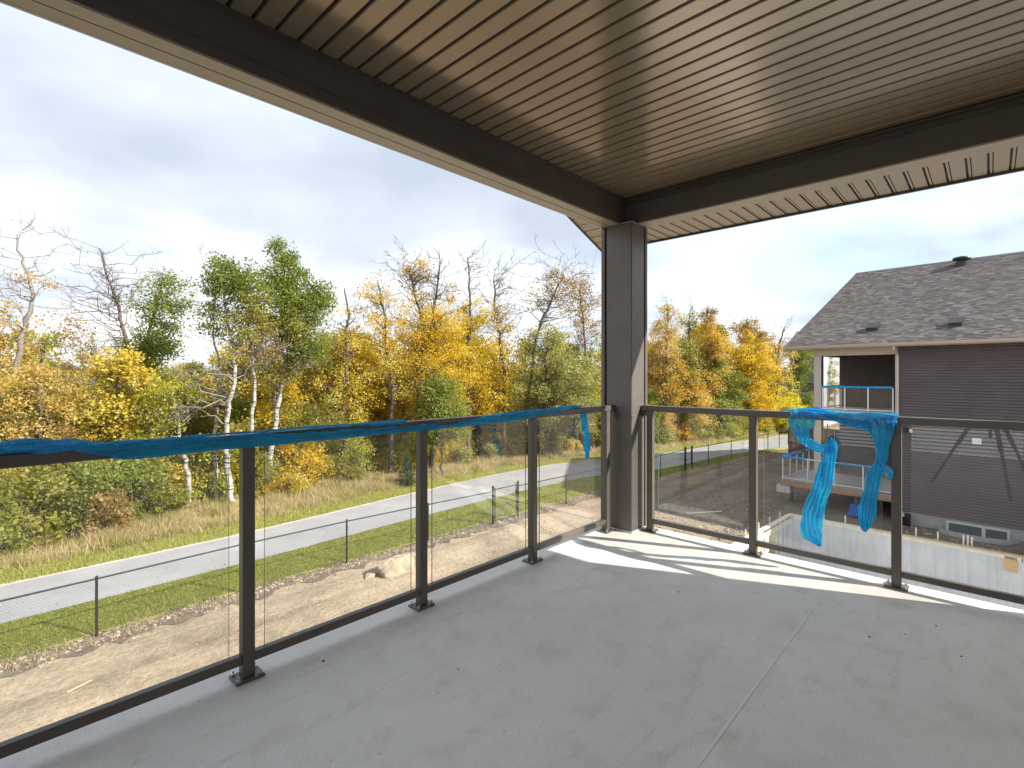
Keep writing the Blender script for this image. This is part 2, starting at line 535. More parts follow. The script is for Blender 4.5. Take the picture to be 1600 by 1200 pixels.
class MB:
    """collects boxes, tubes, quads; build() links them as ONE mesh object"""

    def __init__(self):
        self.v, self.f, self.mi = [], [], []
        self.cur = 0

    def add(self, verts, faces):
        k = len(self.v)
        self.v += [tuple(p) for p in verts]
        self.f += [tuple(i + k for i in fc) for fc in faces]
        self.mi += [self.cur] * len(faces)
        return self

    def box(self, x0, x1, y0, y1, z0, z1):
        return self.add([(x0, y0, z0), (x1, y0, z0), (x1, y1, z0), (x0, y1, z0), (x0, y0, z1), (x1, y0, z1), (x1, y1, z1), (x0, y1, z1)],
                        [(0, 3, 2, 1), (4, 5, 6, 7), (0, 1, 5, 4), (1, 2, 6, 5), (2, 3, 7, 6), (3, 0, 4, 7)])

    def bbox(self, x0, x1, y0, y1, z0, z1, c=0.004):
        """box with chamfered vertical and horizontal edges (octagon section stacked)"""
        def ring(x0, x1, y0, y1, z, c):
            return [(x0 + c, y0, z), (x1 - c, y0, z), (x1, y0 + c, z), (x1, y1 - c, z), (x1 - c, y1, z), (x0 + c, y1, z), (x0, y1 - c, z), (x0, y0 + c, z)]
        vs = ring(x0 + c, x1 - c, y0 + c, y1 - c, z0, c * .6) + ring(x0, x1, y0, y1, z0 + c, c) + ring(x0, x1, y0, y1, z1 - c, c) + ring(x0 + c, x1 - c, y0 + c, y1 - c, z1, c * .6)
        fs = [tuple(range(7, -1, -1)), tuple(range(24, 32))]
        for r in range(3):
            for i in range(8):
                j = (i + 1) % 8
                fs.append((r * 8 + i, r * 8 + j, r * 8 + 8 + j, r * 8 + 8 + i))
        return self.add(vs, fs)

    def prism(self, pts, d):
        """polygon pts (3D, planar) extruded by vector d"""
        n = len(pts)
        d = Vector(d)
        vs = [tuple(p) for p in pts] + [tuple(Vector(p) + d) for p in pts]
        fs = [tuple(range(n - 1, -1, -1)), tuple(range(n, 2 * n))] + [(i, (i + 1) % n, n + (i + 1) % n, n + i) for i in range(n)]
        return self.add(vs, fs)

    def beam(self, a, b, w, h, up=(0, 0, 1)):
        a, b = Vector(a), Vector(b)
        d = (b - a).normalized()
        s = d.cross(Vector(up))
        if s.length < 1e-4:
            s = d.cross(Vector((1, 0, 0)))
        s.normalize()
        u = s.cross(d)
        s, u = s * w / 2, u * h / 2
        vs = [a - s - u, a + s - u, a + s + u, a - s + u, b - s - u, b + s - u, b + s + u, b - s + u]
        return self.add(vs, [(0, 1, 2, 3), (7, 6, 5, 4), (0, 4, 5, 1), (1, 5, 6, 2), (2, 6, 7, 3), (3, 7, 4, 0)])

    def tube(self, pts, rad, n=6, cap=True):
        pts = [Vector(p) for p in pts]
        if not isinstance(rad, (list, tuple)):
            rad = [rad] * len(pts)
        vs, fs = [], []
        ref = Vector((0.31, 0.82, 0.47))
        for i, p in enumerate(pts):
            d = (pts[min(i + 1, len(pts) - 1)] - pts[max(i - 1, 0)])
            if d.length < 1e-6:
                d = Vector((0, 0, 1))
            d.normalize()
            s = d.cross(ref)
            if s.length < 1e-3:
                s = d.cross(Vector((1, 0, 0)))
            s.normalize()
            u = s.cross(d)
            for k in range(n):
                t = 2 * PI * k / n
                vs.append(p + (s * math.cos(t) + u * math.sin(t)) * rad[i])
        for i in range(len(pts) - 1):
            for k in range(n):
                j = (k + 1) % n
                fs.append((i * n + k, i * n + j, i * n + n + j, i * n + n + k))
        if cap:
            fs.append(tuple(range(n - 1, -1, -1)))
            m = (len(pts) - 1) * n
            fs.append(tuple(range(m, m + n)))
        return self.add(vs, fs)

    def lathe(self, prof, n=16, c=(0, 0, 0)):
        vs, fs = [], []
        for r, z in prof:
            for k in range(n):
                t = 2 * PI * k / n
                vs.append((c[0] + r * math.cos(t), c[1] + r * math.sin(t), c[2] + z))
        for i in range(len(prof) - 1):
            for k in range(n):
                j = (k + 1) % n
                fs.append((i * n + k, i * n + j, i * n + n + j, i * n + n + k))
        fs.append(tuple(range(n - 1, -1, -1)))
        m = (len(prof) - 1) * n
        fs.append(tuple(range(m, m + n)))
        return self.add(vs, fs)

    def build(self, name, mat, parent=None, local=False, smooth=False, tints=None, **props):
        me = bpy.data.meshes.new(name)
        v = self.v
        off = Vector((0, 0, 0))
        if parent is not None and not local:
            off = WORLD.get(parent.name, Vector((0, 0, 0)))
            if off.length > 0:
                v = [(p[0] - off.x, p[1] - off.y, p[2] - off.z) for p in v]
        me.from_pydata(v, [], self.f)
        for mm in (mat if isinstance(mat, (list, tuple)) else [mat]):
            me.materials.append(MATS[mm])
        if any(self.mi):
            me.polygons.foreach_set('material_index', self.mi)
        if smooth:
            me.polygons.foreach_set('use_smooth', [True] * len(me.polygons))
        if tints is not None:
            a = me.attributes.new('tint', 'FLOAT', 'FACE')
            a.data.foreach_set('value', tints)
        me.update()
        o = bpy.data.objects.new(name, me)
        COL.objects.link(o)
        if parent is not None:
            o.parent = parent
            WORLD[o.name] = WORLD.get(parent.name, Vector((0, 0, 0)))
        return link_props(o, **props)


def np_mesh(name, verts, nper, mats, tint=None, parent=None, matidx=None, **props):
    """mesh of disjoint n-gons from a (faces*nper, 3) array"""
    me = bpy.data.meshes.new(name)
    nv = len(verts)
    nf = nv // nper
    me.vertices.add(nv)
    me.vertices.foreach_set('co', np.ascontiguousarray(verts, dtype=np.float32).ravel())
    me.loops.add(nv)
    me.loops.foreach_set('vertex_index', np.arange(nv, dtype=np.int32))
    me.polygons.add(nf)
    me.polygons.foreach_set('loop_start', np.arange(0, nv, nper, dtype=np.int32))
    for m in mats:
        me.materials.append(MATS[m])
    if tint is not None:
        a = me.attributes.new('tint', 'FLOAT', 'FACE')
        a.data.foreach_set('value', np.ascontiguousarray(tint, dtype=np.float32))
    me.update(calc_edges=True)
    o = bpy.data.objects.new(name, me)
    COL.objects.link(o)
    if parent is not None:
        o.parent = parent
    return link_props(o, **props)


def dup(o, name=None):
    c = o.copy()
    COL.objects.link(c)
    return c


def lapped(mb, p0, d, length, z0, z1, out, expo=0.115, proud=0.048):
    """horizontal lap siding on a wall starting at p0 (xy), along unit d, outward unit out:
    every course is a sloping face, a drip lip and a recessed shadow gap under it"""
    n = max(1, int(round((z1 - z0) / expo)))
    e = (z1 - z0) / n
    x0, y0 = p0
    x1, y1 = x0 + d[0] * length, y0 + d[1] * length
    prof = [(0.001, 0.0), (0.001, e * .24), (proud, e * .26), (proud * .94, e * .40), (.012, e)]
    for i in range(n):
        a = z0 + i * e
        A = []
        for q, h in prof:
            A += [(x0 + out[0] * q, y0 + out[1] * q, a + h), (x1 + out[0] * q, y1 + out[1] * q, a + h)]
        mb.add(A, [(2 * k, 2 * k + 1, 2 * k + 3, 2 * k + 2) for k in range(4)])
    return mb


def gridsheet(fn, nu, nv):
    vs = [fn(i / nu, j / nv) for j in range(nv + 1) for i in range(nu + 1)]
    w = nu + 1
    fs = [(j * w + i, j * w + i + 1, (j + 1) * w + i + 1, (j + 1) * w + i) for j in range(nv) for i in range(nu)]
    return vs, fs


def interp(pts, t):
    """piecewise-linear (Catmull-Rom smoothed) point on a polyline of tuples, t in 0..1"""
    n = len(pts) - 1
    x = min(max(t, 0), 0.99999) * n
    i = int(x)
    u = x - i
    p = [pts[max(0, min(n, i + k))] for k in (-1, 0, 1, 2)]
    return tuple(0.5 * ((2 * b) + (-a + c) * u + (2 * a - 5 * b + 4 * c - d) * u * u + (-a + 3 * b - 3 * c + d) * u ** 3) for a, b, c, d in zip(*p))


# ------------------------------------------------------------------ terrain
PIT_ANG = math.radians(87.0)
PIT_C = (23.11, 5.88)
PIT_TOP = -4.45


def pit_xy(x, y):
    ca, sa = math.cos(PIT_ANG), math.sin(PIT_ANG)
    return (PIT_C[0] + x * ca - y * sa, PIT_C[1] + x * sa + y * ca)


PX0, PX1, PY0, PY1 = -13.0, 0.0, 0.0, 14.5      # clear inside of the pit in its own frame


def build_ground():
    # one sheet reaching the horizon with a rectangular hole for the basement pit
    hole = [pit_xy(PX0 - .1, PY0 - .1), pit_xy(PX1 + .1, PY0 - .1), pit_xy(PX1 + .1, PY1 + .1), pit_xy(PX0 - .1, PY1 + .1)]
    R_ = 1500.0
    outer = [(R_, -R_), (R_, R_), (-R_, R_), (-R_, -R_)]
    mb = MB()
    vs = [(x, y, G) for x, y in hole] + [(x, y, G) for x, y in outer]
    mb.add(vs, [(i, 4 + i, 4 + (i + 1) % 4, (i + 1) % 4) for i in range(4)])
    mb.build('ground', 'yard_dirt', kind='structure')


build_ground()

PATH_NEAR = [(-40, 17.2), (-20, 17.3), (-8, 17.35), (0.4, 17.4), (5.7, 17.35), (13.1, 17.6), (20.1, 17.65), (24.6, 17.3), (27.6, 16.2), (30.2, 15.35), (34, 14.8), (38.6, 14.4), (47.2, 12.4), (58, 9.0), (75, 2)]
PATH_FAR = [(-40, 20.3), (-20, 20.4), (-8, 20.45), (0.5, 20.47), (6.9, 20.5), (15.5, 21.3), (21.5, 21.6), (26.5, 21.3), (30.5, 20.2), (35.3, 18.2), (40, 17.6), (46.7, 16.6), (58.7, 13.6), (66, 10.4), (80, 4)]
LAWN_NEAR = [(-40, 14.9), (-20, 15.0), (-8, 15.05), (0.4, 15.1), (5.7, 15.2), (13.1, 15.0), (20.1, 14.9), (24.6, 14.55), (27.6, 14.05), (30.2, 13.85), (34, 13.5), (38.6, 13.2), (47.2, 11.6), (58, 8.0), (75, 1)]
VERGE_FAR = [(-40, 21.6), (-20, 21.8), (-8, 22.0), (0.5, 22.1), (6.9, 22.3), (15.5, 23.2), (21.5, 23.5), (26.5, 23.1), (30.5, 22.2), (35.3, 20.3), (40, 19.3), (46.7, 18.2), (58.7, 15.2), (66, 12.2), (80, 6)]
WOOD_NEAR = [(-40, 24.5), (-20, 24.7), (-8, 24.9), (0.5, 25.0), (6.9, 25.6), (15.5, 25.9), (21.5, 26.0), (26.5, 25.0), (30.5, 23.6), (35.3, 21.5), (40, 20.2), (46.7, 18.9), (58.7, 16.2), (66, 13.2), (80, 7)]


def strip(name, a, b, z, mat, n=120, ja=0.0, jb=0.0, seed=1, kind='structure'):
    rng = random.Random(seed)
    vs = []
    for i in range(n + 1):
        p, q = interp(a, i / n), interp(b, i / n)
        vs += [(p[0], p[1] + rng.uniform(-ja, ja), z), (q[0], q[1] + rng.uniform(-jb, jb), z)]
    fs = [(2 * i, 2 * i + 2, 2 * i + 3, 2 * i + 1) for i in range(n)]
    return MB().add(vs, fs).build(name, mat, kind=kind)


strip('wood_floor', WOOD_NEAR, [(x * 1.0 + (0 if x < 30 else 12), 70 if x < 30 else 60) for x, y in WOOD_NEAR], G + .006, 'wood_floor', 60)
strip('far_field', [(-60 + 14 * i, 64 + 2 * math.sin(i)) for i in range(15)], [(-400 + 70 * i, 600) for i in range(15)], G + .011, 'far_field', 40)
strip('dry_verge', VERGE_FAR, WOOD_NEAR, G + .018, 'dry_verge', 260, .12, .25, 3)
strip('verge_lawn', PATH_FAR, VERGE_FAR, G + .024, 'lawn', 260, 0.05, .12, 4)
strip('footpath', PATH_NEAR, PATH_FAR, G + .032, 'asphalt', 200)
strip('path_edge', [(x, y - .02) for x, y in PATH_FAR], [(x, y + .22) for x, y in PATH_FAR], G + .028, 'gravel_edge', 200, 0, .05, 5)
strip('lawn', LAWN_NEAR, PATH_NEAR, G + .024, 'lawn', 320, .10, .04, 6)
strip('topsoil_edge', [(x, y - .75) for x, y in LAWN_NEAR], [(x, y + .12) for x, y in LAWN_NEAR], G + .012, 'topsoil', 320, .22, .05, 7)

# ------------------------------------------------------------------ the house we stand on
house = thing('house', 'brown house whose covered upper balcony with soffit ceiling and concrete floor fills the view', 'house', (0, 0, G))
DX0, DX1, DY0, DY1 = -3.2, 4.11, -0.65, 2.52
slab = MB().bbox(DX0, DX1, DY0 - .0, DY1, -.24, 0, .008).build('deck_floor', 'deck_concrete', house)
MB().add(*gridsheet(lambda u, v: (1.70 + u * 1.86 + v * .02, .725 + .012 * u + v * .010, .0014), 12, 1)).build('floor_seam', 'seam', slab)

# column at the corner: core, two cover boards with a shadow gap, base flashing
col = MB().bbox(3.82, 4.036, 2.21, 2.462, .0, 2.642, .006).build('column', 'column_paint', house)
MB().bbox(4.044, 4.082, 2.203, 2.512, .0, 2.640, .004).build('corner_board', 'column_paint', col)
MB().bbox(3.812, 4.040, 2.472, 2.510, .0, 2.640, .004).build('corner_board', 'column_paint', col)
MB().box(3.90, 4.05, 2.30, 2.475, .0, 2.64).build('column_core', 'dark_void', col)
MB().bbox(3.808, 4.046, 2.198, 2.47, 0.0, .012, .003).build('base_flashing', 'white_trim', col)
MB().bbox(3.83, 4.02, 2.215, 2.42, 2.641, 2.652, .002).build('cap_flashing', 'white_trim', col)
col2 = MB().bbox(-.37, -.09, 2.21, 2.51, 0, 2.642, .006).build('column', 'column_paint', house)

# beams (front towards the wood, side towards the empty lot)
CEIL = 2.88
MB().box(-.12, 3.985, 2.342, 2.412, 2.654, 3.0).build('front_beam', 'beam_paint', house)
MB().box(3.925, 3.995, -.66, 2.34, 2.654, 3.0).build('side_beam', 'beam_paint', house)
MB().box(-.12, 3.92, 2.331, 2.340, 2.652, 2.70).build('beam_lip', 'beam_paint', house)
MB().box(-.12, 4.005, 2.338, 2.416, 2.642, 2.653).build('beam_underside', 'soffit_tan', house)
MB().box(-.12, 4.005, 2.424, 2.500, 2.642, 2.653).build('beam_underside', 'soffit_tan', house)
MB().box(3.922, 4.004, -.66, 2.336, 2.642, 2.653).build('beam_underside', 'soffit_tan', house)
MB().box(-.12, 4.0, 2.4165, 2.4235, 2.648, 2.66).build('shadow_gap', 'groove_dark', house)
MB().box(-.12, 3.98, 2.43, 2.498, 2.656, 3.0).build('front_fascia', 'brown_trim', house)
MB().box(-.12, 3.9, 2.5, 2.515, 2.640, 3.1).build('front_fascia', 'white_trim', house)
# trim mouldings where ceiling meets beams
MB().box(-.12, 3.9, 2.316, 2.341, 2.858, 2.879).build('ceiling_trim', 'brown_trim', house)
MB().box(3.893, 3.924, -.66, 2.315, 2.856, 2.868).build('ceiling_trim', 'brown_trim', house)
MB().box(3.908, 3.924, -.66, 2.331, 2.818, 2.829).build('ceiling_trim', 'brown_trim', house)

# ceiling: one metal panel per groove spacing, hung 4 mm apart in height like real ones
MB().box(-.12, 3.92, -.66, 2.34, 2.905, 2.93).build('ceiling_backing', 'groove_dark', house)
rngc = random.Random(5)
pm = None
k0 = -.07
i = 0
while k0 + .1 * i < 3.86:
    x = k0 + .1 * i
    pmb = MB()
    w = .0895
    y0, y1 = -.655, 2.338
    # shallow W section: flat face, folded edges going up into the groove
    z = CEIL
    sec = [(0, z + .022), (0.002, z + .004), (.006, z), (w - .006, z), (w - .002, z + .004), (w, z + .022)]
    sec = [(a, b) for a, b in sec]
    vs = [(a, y0, b) for a, b in sec] + [(a, y1, b) for a, b in sec]
    n_ = len(sec)
    pmb.add(vs, [(q, q + 1, n_ + q + 1, n_ + q) for q in range(n_ - 1)])
    if pm is None:
        pm = pmb.build('ceiling_panel', 'ceiling_tan', house)
        pm.location.x = x
    else:
        c = dup(pm)
        c.parent = house
        c.location = (x, 0, 0)
    i += 1

# side eave: flat soffit of folded panels, fascia, gutter
MB().box(4.012, 4.085, -1.5, 2.51, 2.644, 2.654).build('soffit_trim', 'soffit_tan', house)
MB().box(4.003, 4.012, -1.5, 2.34, 2.648, 2.66).build('shadow_gap', 'groove_dark', house)
MB().box(4.0, 4.54, -1.5, 2.51, 2.668, 2.69).build('soffit_backing', 'groove_dark', house)
sp = None
for i in range(41):
    y = 2.51 - .1 * (i + 1)
    if sp is None:
        m_ = MB()
        m_.box(4.088, 4.535, 0.004, .074, 2.650, 2.656)
        m_.box(4.088, 4.535, 0.080, .092, 2.652, 2.658)
        sp = m_.build('soffit_panel', 'soffit_tan', house)
        sp.location.y = y
    else:
        c = dup(sp)
        c.parent = house
        c.location = (0, y, 0)
MB().box(4.537, 4.556, -1.5, 2.985, 2.632, 2.82).build('side_fascia', 'brown_trim', house)
MB().prism([(4.558, -12, 2.70), (4.66, -12, 2.70), (4.68, -12, 2.80), (4.67, -12, 2.815), (4.558, -12, 2.815)], (0, 14.98, 0)).build('gutter', 'brown_trim', house)

# gable overhang towards the wood: sloping soffit panels and rake board
SL = .40
rk = None
for i in range(46):
    xa = 4.52 - .1 * (i + 1)
    za = 2.652 + SL * (4.55 - xa - .1)
    if rk is None:
        m_ = MB()
        m_.prism([(0.006, 2.515, SL * .094), (.094, 2.515, SL * .006), (.094, 2.515, SL * .006 + .012), (0.006, 2.515, SL * .094 + .012)], (0, .462, 0))
        rk = m_.build('rake_soffit_panel', 'soffit_tan', house)
        rk.location = (xa, 0, za)
    else:
        c = dup(rk)
        c.parent = house
        c.location = (xa, 0, za)
MB().prism([(4.556, 2.978, 2.640), (4.556, 2.978, 2.80), (-.12, 2.978, 2.80 + SL * 4.676), (-.12, 2.978, 2.640 + SL * 4.676)], (0, .018, 0)).build('rake_board', 'brown_trim', house)
MB().prism([(4.54, 2.516, 2.69), (-.12, 2.516, 2.69 + SL * 4.66), (-.12, 2.516, 2.70 + SL * 4.66), (4.54, 2.516, 2.70)], (0, .46, 0)).build('rake_backing', 'groove_dark', house)
# roof slopes; porch roof cut short out of view to let skylight in
MB().prism([(4.66, -12, 2.83), (-3.3, -12, 2.83 + SL * 7.96), (-3.3, -12, 2.95 + SL * 7.96), (4.66, -12, 2.86)], (0, 11.6, 0)).build('roof', 'pale_roof', house)
MB().prism([(4.66, -.398, 2.83), (-.12, -.398, 2.83 + SL * 4.78), (-.12, -.398, 2.95 + SL * 4.78), (4.66, -.398, 2.86)], (0, 3.393, 0)).build('porch_roof', 'pale_roof', house)
MB().prism([(-.12, -.39, 2.91), (-.12, 2.96, 2.91), (-.12, 2.96, 2.80 + SL * 4.78), (-.12, -.39, 2.80 + SL * 4.78)], (.05, 0, 0)).build('porch_wall', 'pale_wall', house)
MB().prism([(-11.26, -12, 2.83), (-3.3, -12, 2.83 + SL * 7.96), (-3.3, -12, 2.95 + SL * 7.96), (-11.26, -12, 2.86)], (0, 11.6, 0)).build('roof', 'pale_roof', house)
MB().prism([(4.5, 2.44, 2.95), (-.07, 2.44, 2.83 + SL * 4.6), (-.07, 2.44, 2.95)], (0, .05, 0)).build('porch_gable', 'siding_dark', house)
MB().prism([(4.2, -.72, 2.95), (-3.3, -.72, 2.80 + SL * 7.8), (-10.5, -.72, 2.95)], (0, .05, 0)).build('gable_wall', 'siding_dark', house)
# house body behind the balcony
m_ = MB()
lapped(m_, (-10.5, -.66), (1, 0), 14.7, G, -.25, (0, 1))
lapped(m_, (4.2, -12), (0, 1), 11.34, G, 2.9, (1, 0))
lapped(m_, (-10.5, -12), (0, 1), 11.34, G, 2.9, (-1, 0))
m_.build('siding', 'siding_dark', house, kind='stuff')
m_ = MB()
lapped(m_, (-2.9, -.66), (1, 0), 2.2, 2.15, 2.88, (0, 1))
lapped(m_, (-.7, -.66), (1, 0), 4.88, 0, 2.88, (0, 1))
lapped(m_, (-10.5, -.66), (1, 0), 7.6, 0, 2.88, (0, 1))
m_.build('balcony_siding', 'pale_wall', house, kind='stuff')  # unseen wall behind the camera, made pale to bounce skylight
MB().box(-10.49, 4.19, -12, -.70, G, 2.9).build('wall', 'siding_dark', house)
MB().box(4.165, 4.262, -.73, -.598, G, 2.64).build('shadow_edge_trim', 'brown_trim', house)  # added out of view to straighten the wall's shadow edge on the deck
pd = MB().box(-2.9, -.7, -.69, -.60, 0, 2.15)
door = MB()
door.box(-2.9, -2.82, -.70, -.60, 0.01, 2.15).box(-.78, -.7, -.70, -.60, 0.01, 2.15).box(-2.82, -.78, -.70, -.60, 2.07, 2.15).box(-2.82, -.78, -.70, -.60, 0.01, .09).box(-1.84, -1.76, -.70, -.61, .09, 2.07)
dr = door.build('patio_door', 'white_trim', house)
MB().box(-2.82, -1.84, -.66, -.65, .09, 2.07).box(-1.76, -.78, -.66, -.65, .09, 2.07).build('door_glass', 'window_dark', dr)
# supports under the balcony
for x in (3.9, .4, -2.9):
    MB().bbox(x - .15, x + .15, 2.15, 2.45, G, -.24, .006).build('support_column', 'column_paint', house)

# ------------------------------------------------------------------ glass railings
def railing(label, axis, fixed, a0, a1, posts, ends, sgn):
    """axis 'x' or 'y'; fixed coordinate of the rail line; sgn = inward direction"""
    t = thing('glass_railing', label, 'railing', (0, 0, 0))

    def B(mb, u0, u1, w0, w1, z0, z1, c=None):
        a = (u0, u1, fixed + w0, fixed + w1, z0, z1) if axis == 'x' else (fixed + w0, fixed + w1, u0, u1, z0, z1)
        return mb.box(*a) if c is None else mb.bbox(*a, c)

    B(MB(), a0, a1, -.031, .031, 1.030, 1.078, .005).build('top_rail', 'bronze', t)
    pts = sorted(posts)
    for p in pts:
        po = B(MB(), p - .0255, p + .0255, -.0255, .0255, .010, 1.030, .003).build('post', 'bronze', t)
        bp = B(MB(), p - .06, p + .06, -.05, .05, .0005, .011, .002).build('base_plate', 'bronze', po)
        bm = MB()
        for du in (-.045, .045):
            for dw in (-.036, .036):
                u, w = p + du, fixed + dw
                c_ = (u, w, .011) if axis == 'x' else (w, u, .011)
                bm.lathe([(.0095, 0), (.0095, .007), (.006, .0085), (.0045, .009), (.0045, .02), (.0035, .021)], 8, c_)
        bm.build('anchor_bolts', 'bolt_metal', po, kind='stuff')
    span = [ends[0]] + pts + [ends[1]]
    for q in range(len(span) - 1):
        u0, u1 = span[q], span[q + 1]
        if u1 - u0 < .2:
            continue
        i0 = u0 + (.0257 if q > 0 else 0)
        i1 = u1 - (.0257 if q < len(span) - 2 else 0)
        B(MB(), i0, i1, -.019, .019, .068, .108, .003).build('bottom_rail', 'bronze', t)
        gm = MB()
        g0, g1 = u0 + .074, u1 - .074
        B(gm, g0, g1, -.004, .004, .100, 1.034)
        # thin ends of the pane show as dark green-grey lines
        gm.mi = [1, 1] + ([0, 1, 0, 1] if axis == 'x' else [1, 0, 1, 0])
        gm.build('glass_pane', ['pane_glass', 'glass_edge'], t)
        for u in (g0, g1):
            pass
    return t


rail_front = railing('long glass railing with brown posts facing the autumn wood', 'x', 2.40, -3.1, 3.815, [-2.02, -1.07, -.12, .83, 1.78, 2.76, 3.72], (-2.82, 3.721), -1)
rail_side = railing('short glass railing with brown posts facing the open basement pit', 'y', 4.00, -.64, 2.205, [-.43, .43, 1.29, 2.13], (-.64, 2.131), -1)
# brackets with bright screws where the rails die into the column
bk = MB().bbox(3.80, 3.82, 2.345, 2.375, .965, 1.03, .003)
bk.build('rail_bracket', 'bronze', rail_front)
bk = MB().bbox(3.975, 4.03, 2.175, 2.205, .985, 1.03, .003)
bk.build('rail_bracket', 'bronze', rail_side)
MB().lathe([(.008, 0), (.008, .006), (.004, .009)], 10, (3.835, 2.19, .99)).build('bracket_screw', 'bolt_metal', rail_front)
MB().lathe([(.008, 0), (.008, .006), (.004, .009)], 10, (3.968, 2.16, .985)).build('bracket_screw', 'bolt_metal', rail_side)


# ------------------------------------------------------------------ torn blue protective film on the rails
def wob(x, y, s=0.0):
    return math.sin(x * 7.1 + s) * .5 + math.sin(x * 17.3 + y * 5.1 + s * 2) * .3 + math.sin(y * 23.0 + x * 3.7 + s) * .2


def wrap_film(mb, axis, fixed, sects, n=170, m=16, seed=1.0, zc=1.054):
    """film lying round the rail: sects = [(u, start angle, end angle, bulge)], 0 = inner face, 90 = top"""
    us = [s[0] for s in sects]

    def at(u):
        for q in range(len(us) - 1):
            if us[q] <= u <= us[q + 1]:
                t = (u - us[q]) / (us[q + 1] - us[q])
                return [a + (b - a) * t for a, b in zip(sects[q][1:], sects[q + 1][1:])]
        return sects[-1][1:]

    def fn(a, b):
        u = us[0] + (us[-1] - us[0]) * a
        s0, s1, bul = at(u)
        # ragged edges
        s0 += 9 * wob(u * 3.1, 0, seed)
        s1 += 9 * wob(u * 3.7, 1, seed + 3)
        th = math.radians(s0 + (s1 - s0) * b)
        c_, s_ = math.cos(th), math.sin(th)
        k = 1.0 / max(abs(c_) / .034, abs(s_) / .0265)
        k = min(k, .0405)
        rr = k + .003 + .0035 * (1 + wob(u * 2.0, b * 3, seed)) + .0022 * math.sin(b * 34 + 3 * wob(u * 1.3, b, seed)) + bul * (0.5 + 0.5 * wob(u * 1.7, b * 2.2, seed + 5)) * math.sin(PI * b)
        w = fixed - c_ * rr
        z = zc + s_ * rr
        return (u, w, z) if axis == 'x' else (w, u, z)
    vs, fs = gridsheet(fn, n, m)
    mb.add(vs, fs)


def ribbon(mb, cen, axis, fixed, n=60, m=10, seed=0.0, depth=.02, fold=3.0):
    """hanging film strip; cen = [(u, z, width)] in the plane of the rail"""
    def fn(a, b):
        u, z, w = interp(cen, a)
        u2, z2, _ = interp(cen, min(1, a + .02))
        u1, z1, _ = interp(cen, max(0, a - .02))
        d = Vector((u2 - u1, z2 - z1))
        if d.length < 1e-6:
            d = Vector((0, -1))
        d.normalize()
        nx, nz = -d.y, d.x
        e = (b - .5) * w * (1 + .07 * wob(a * 4, 0, seed + b * 2))
        cr = abs(math.sin(b * PI * fold * 1.9 + a * 5.0 + seed + 1.2 * wob(a * 2, b, seed))) + .55 * abs(math.sin(a * 19 + b * 9 + seed * 3)) * (.4 + .6 * abs(wob(a, b, seed)))
        off = depth * (cr * 1.1 - .7 + wob(a * 1.6, b * .8, seed) * .8)
        uu, zz_ = u + nx * e, z + nz * e
        return (uu, fixed + off, zz_) if axis == 'x' else (fixed + off, uu, zz_)
    vs, fs = gridsheet(fn, int(n * 1.6), m * 3)
    mb.add(vs, fs)


mf = MB()
wrap_film(mf, 'x', 2.40, [(-.45, 45, 185, .045), (.10, 30, 180, .040), (.24, 25, 150, .030), (.34, -25, 120, .008), (.42, -75, 60, .002), (.70, -70, 40, .001), (1.2, -80, 12, .001)], 220, 16, 1.0)
wrap_film(mf, 'x', 2.40, [(.36, 50, 120, .004), (.70, 45, 110, .003), (1.25, 35, 120, .003), (1.65, 20, 130, .004)], 120, 12, 4.0)
wrap_film(mf, 'x', 2.40, [(1.15, -85, 20, .001), (1.6, -80, 5, .001), (2.0, -60, -5, .002), (2.5, -40, 60, .006), (2.8, -10, 120, .010), (3.15, 25, 150, .014), (3.38, 60, 160, .016)], 220, 16, 2.0)
ribbon(mf, [(3.33, 1.035, .10), (3.34, .96, .085), (3.355, .88, .085), (3.37, .80, .085), (3.375, .74, .08), (3.372, .70, .06), (3.37, .665, .035)], 'x', 2.352, 50, 10, 1.3, .008, 2.0)
film_front = mf.build('protective_film', 'blue_film_wrap', smooth=True, label='torn blue plastic film twisted along the long railing with a short tail by the column', cat='plastic film')

mf = MB()
ribbon(mf, [(0.95, 1.075, .15), (0.96, 1.0, .165), (0.955, .94, .10), (0.93, .885, .07), (0.86, .845, .06), (0.76, .84, .06)], 'y', 3.955, 60, 10, .4, .012, 2.0)
ribbon(mf, [(0.79, .925, .01), (0.775, .88, .07), (0.785, .80, .08), (0.81, .67, .10), (0.84, .56, .11), (0.87, .45, .12), (0.89, .35, .13), (0.895, .27, .14), (0.87, .22, .095), (0.84, .175, .015)], 'y', 3.945, 90, 12, 2.1, .016, 2.5)
ribbon(mf, [(0.51, 1.07, .16), (0.50, .99, .13), (0.50, .90, .08), (0.50, .82, .062), (0.515, .76, .066), (0.54, .70, .085), (0.55, .63, .075), (0.57, .52, .09), (0.58, .44, .10), (0.59, .36, .06), (0.59, .325, .015)], 'y', 3.95, 90, 12, 3.7, .016, 3.0)
ribbon(mf, [(0.515, .80, .012), (0.47, .735, .05), (0.455, .70, .03), (0.445, .695, .01)], 'y', 3.952, 24, 6, 3.0, .006, 1.0)
wrap_film(mf, 'y', 4.00, [(.42, -80, 120, .016), (.60, -75, 140, .020), (.72, 0, 140, .010), (.85, 30, 150, .050), (.96, 40, 150, .026), (1.12, 60, 130, .004)], 130, 18, 3.0)
ribbon(mf, [(.98, 1.085, .04), (.86, 1.085, .07), (.76, 1.055, .05), (.66, 1.02, .05), (.55, 1.0, .05)], 'y', 3.950, 50, 8, 1.1, .010, 2.0)
film_side = mf.build('protective_film', 'blue_film', smooth=True, label='bright blue plastic film knotted on the short railing, two long torn strips hanging down', cat='plastic film')

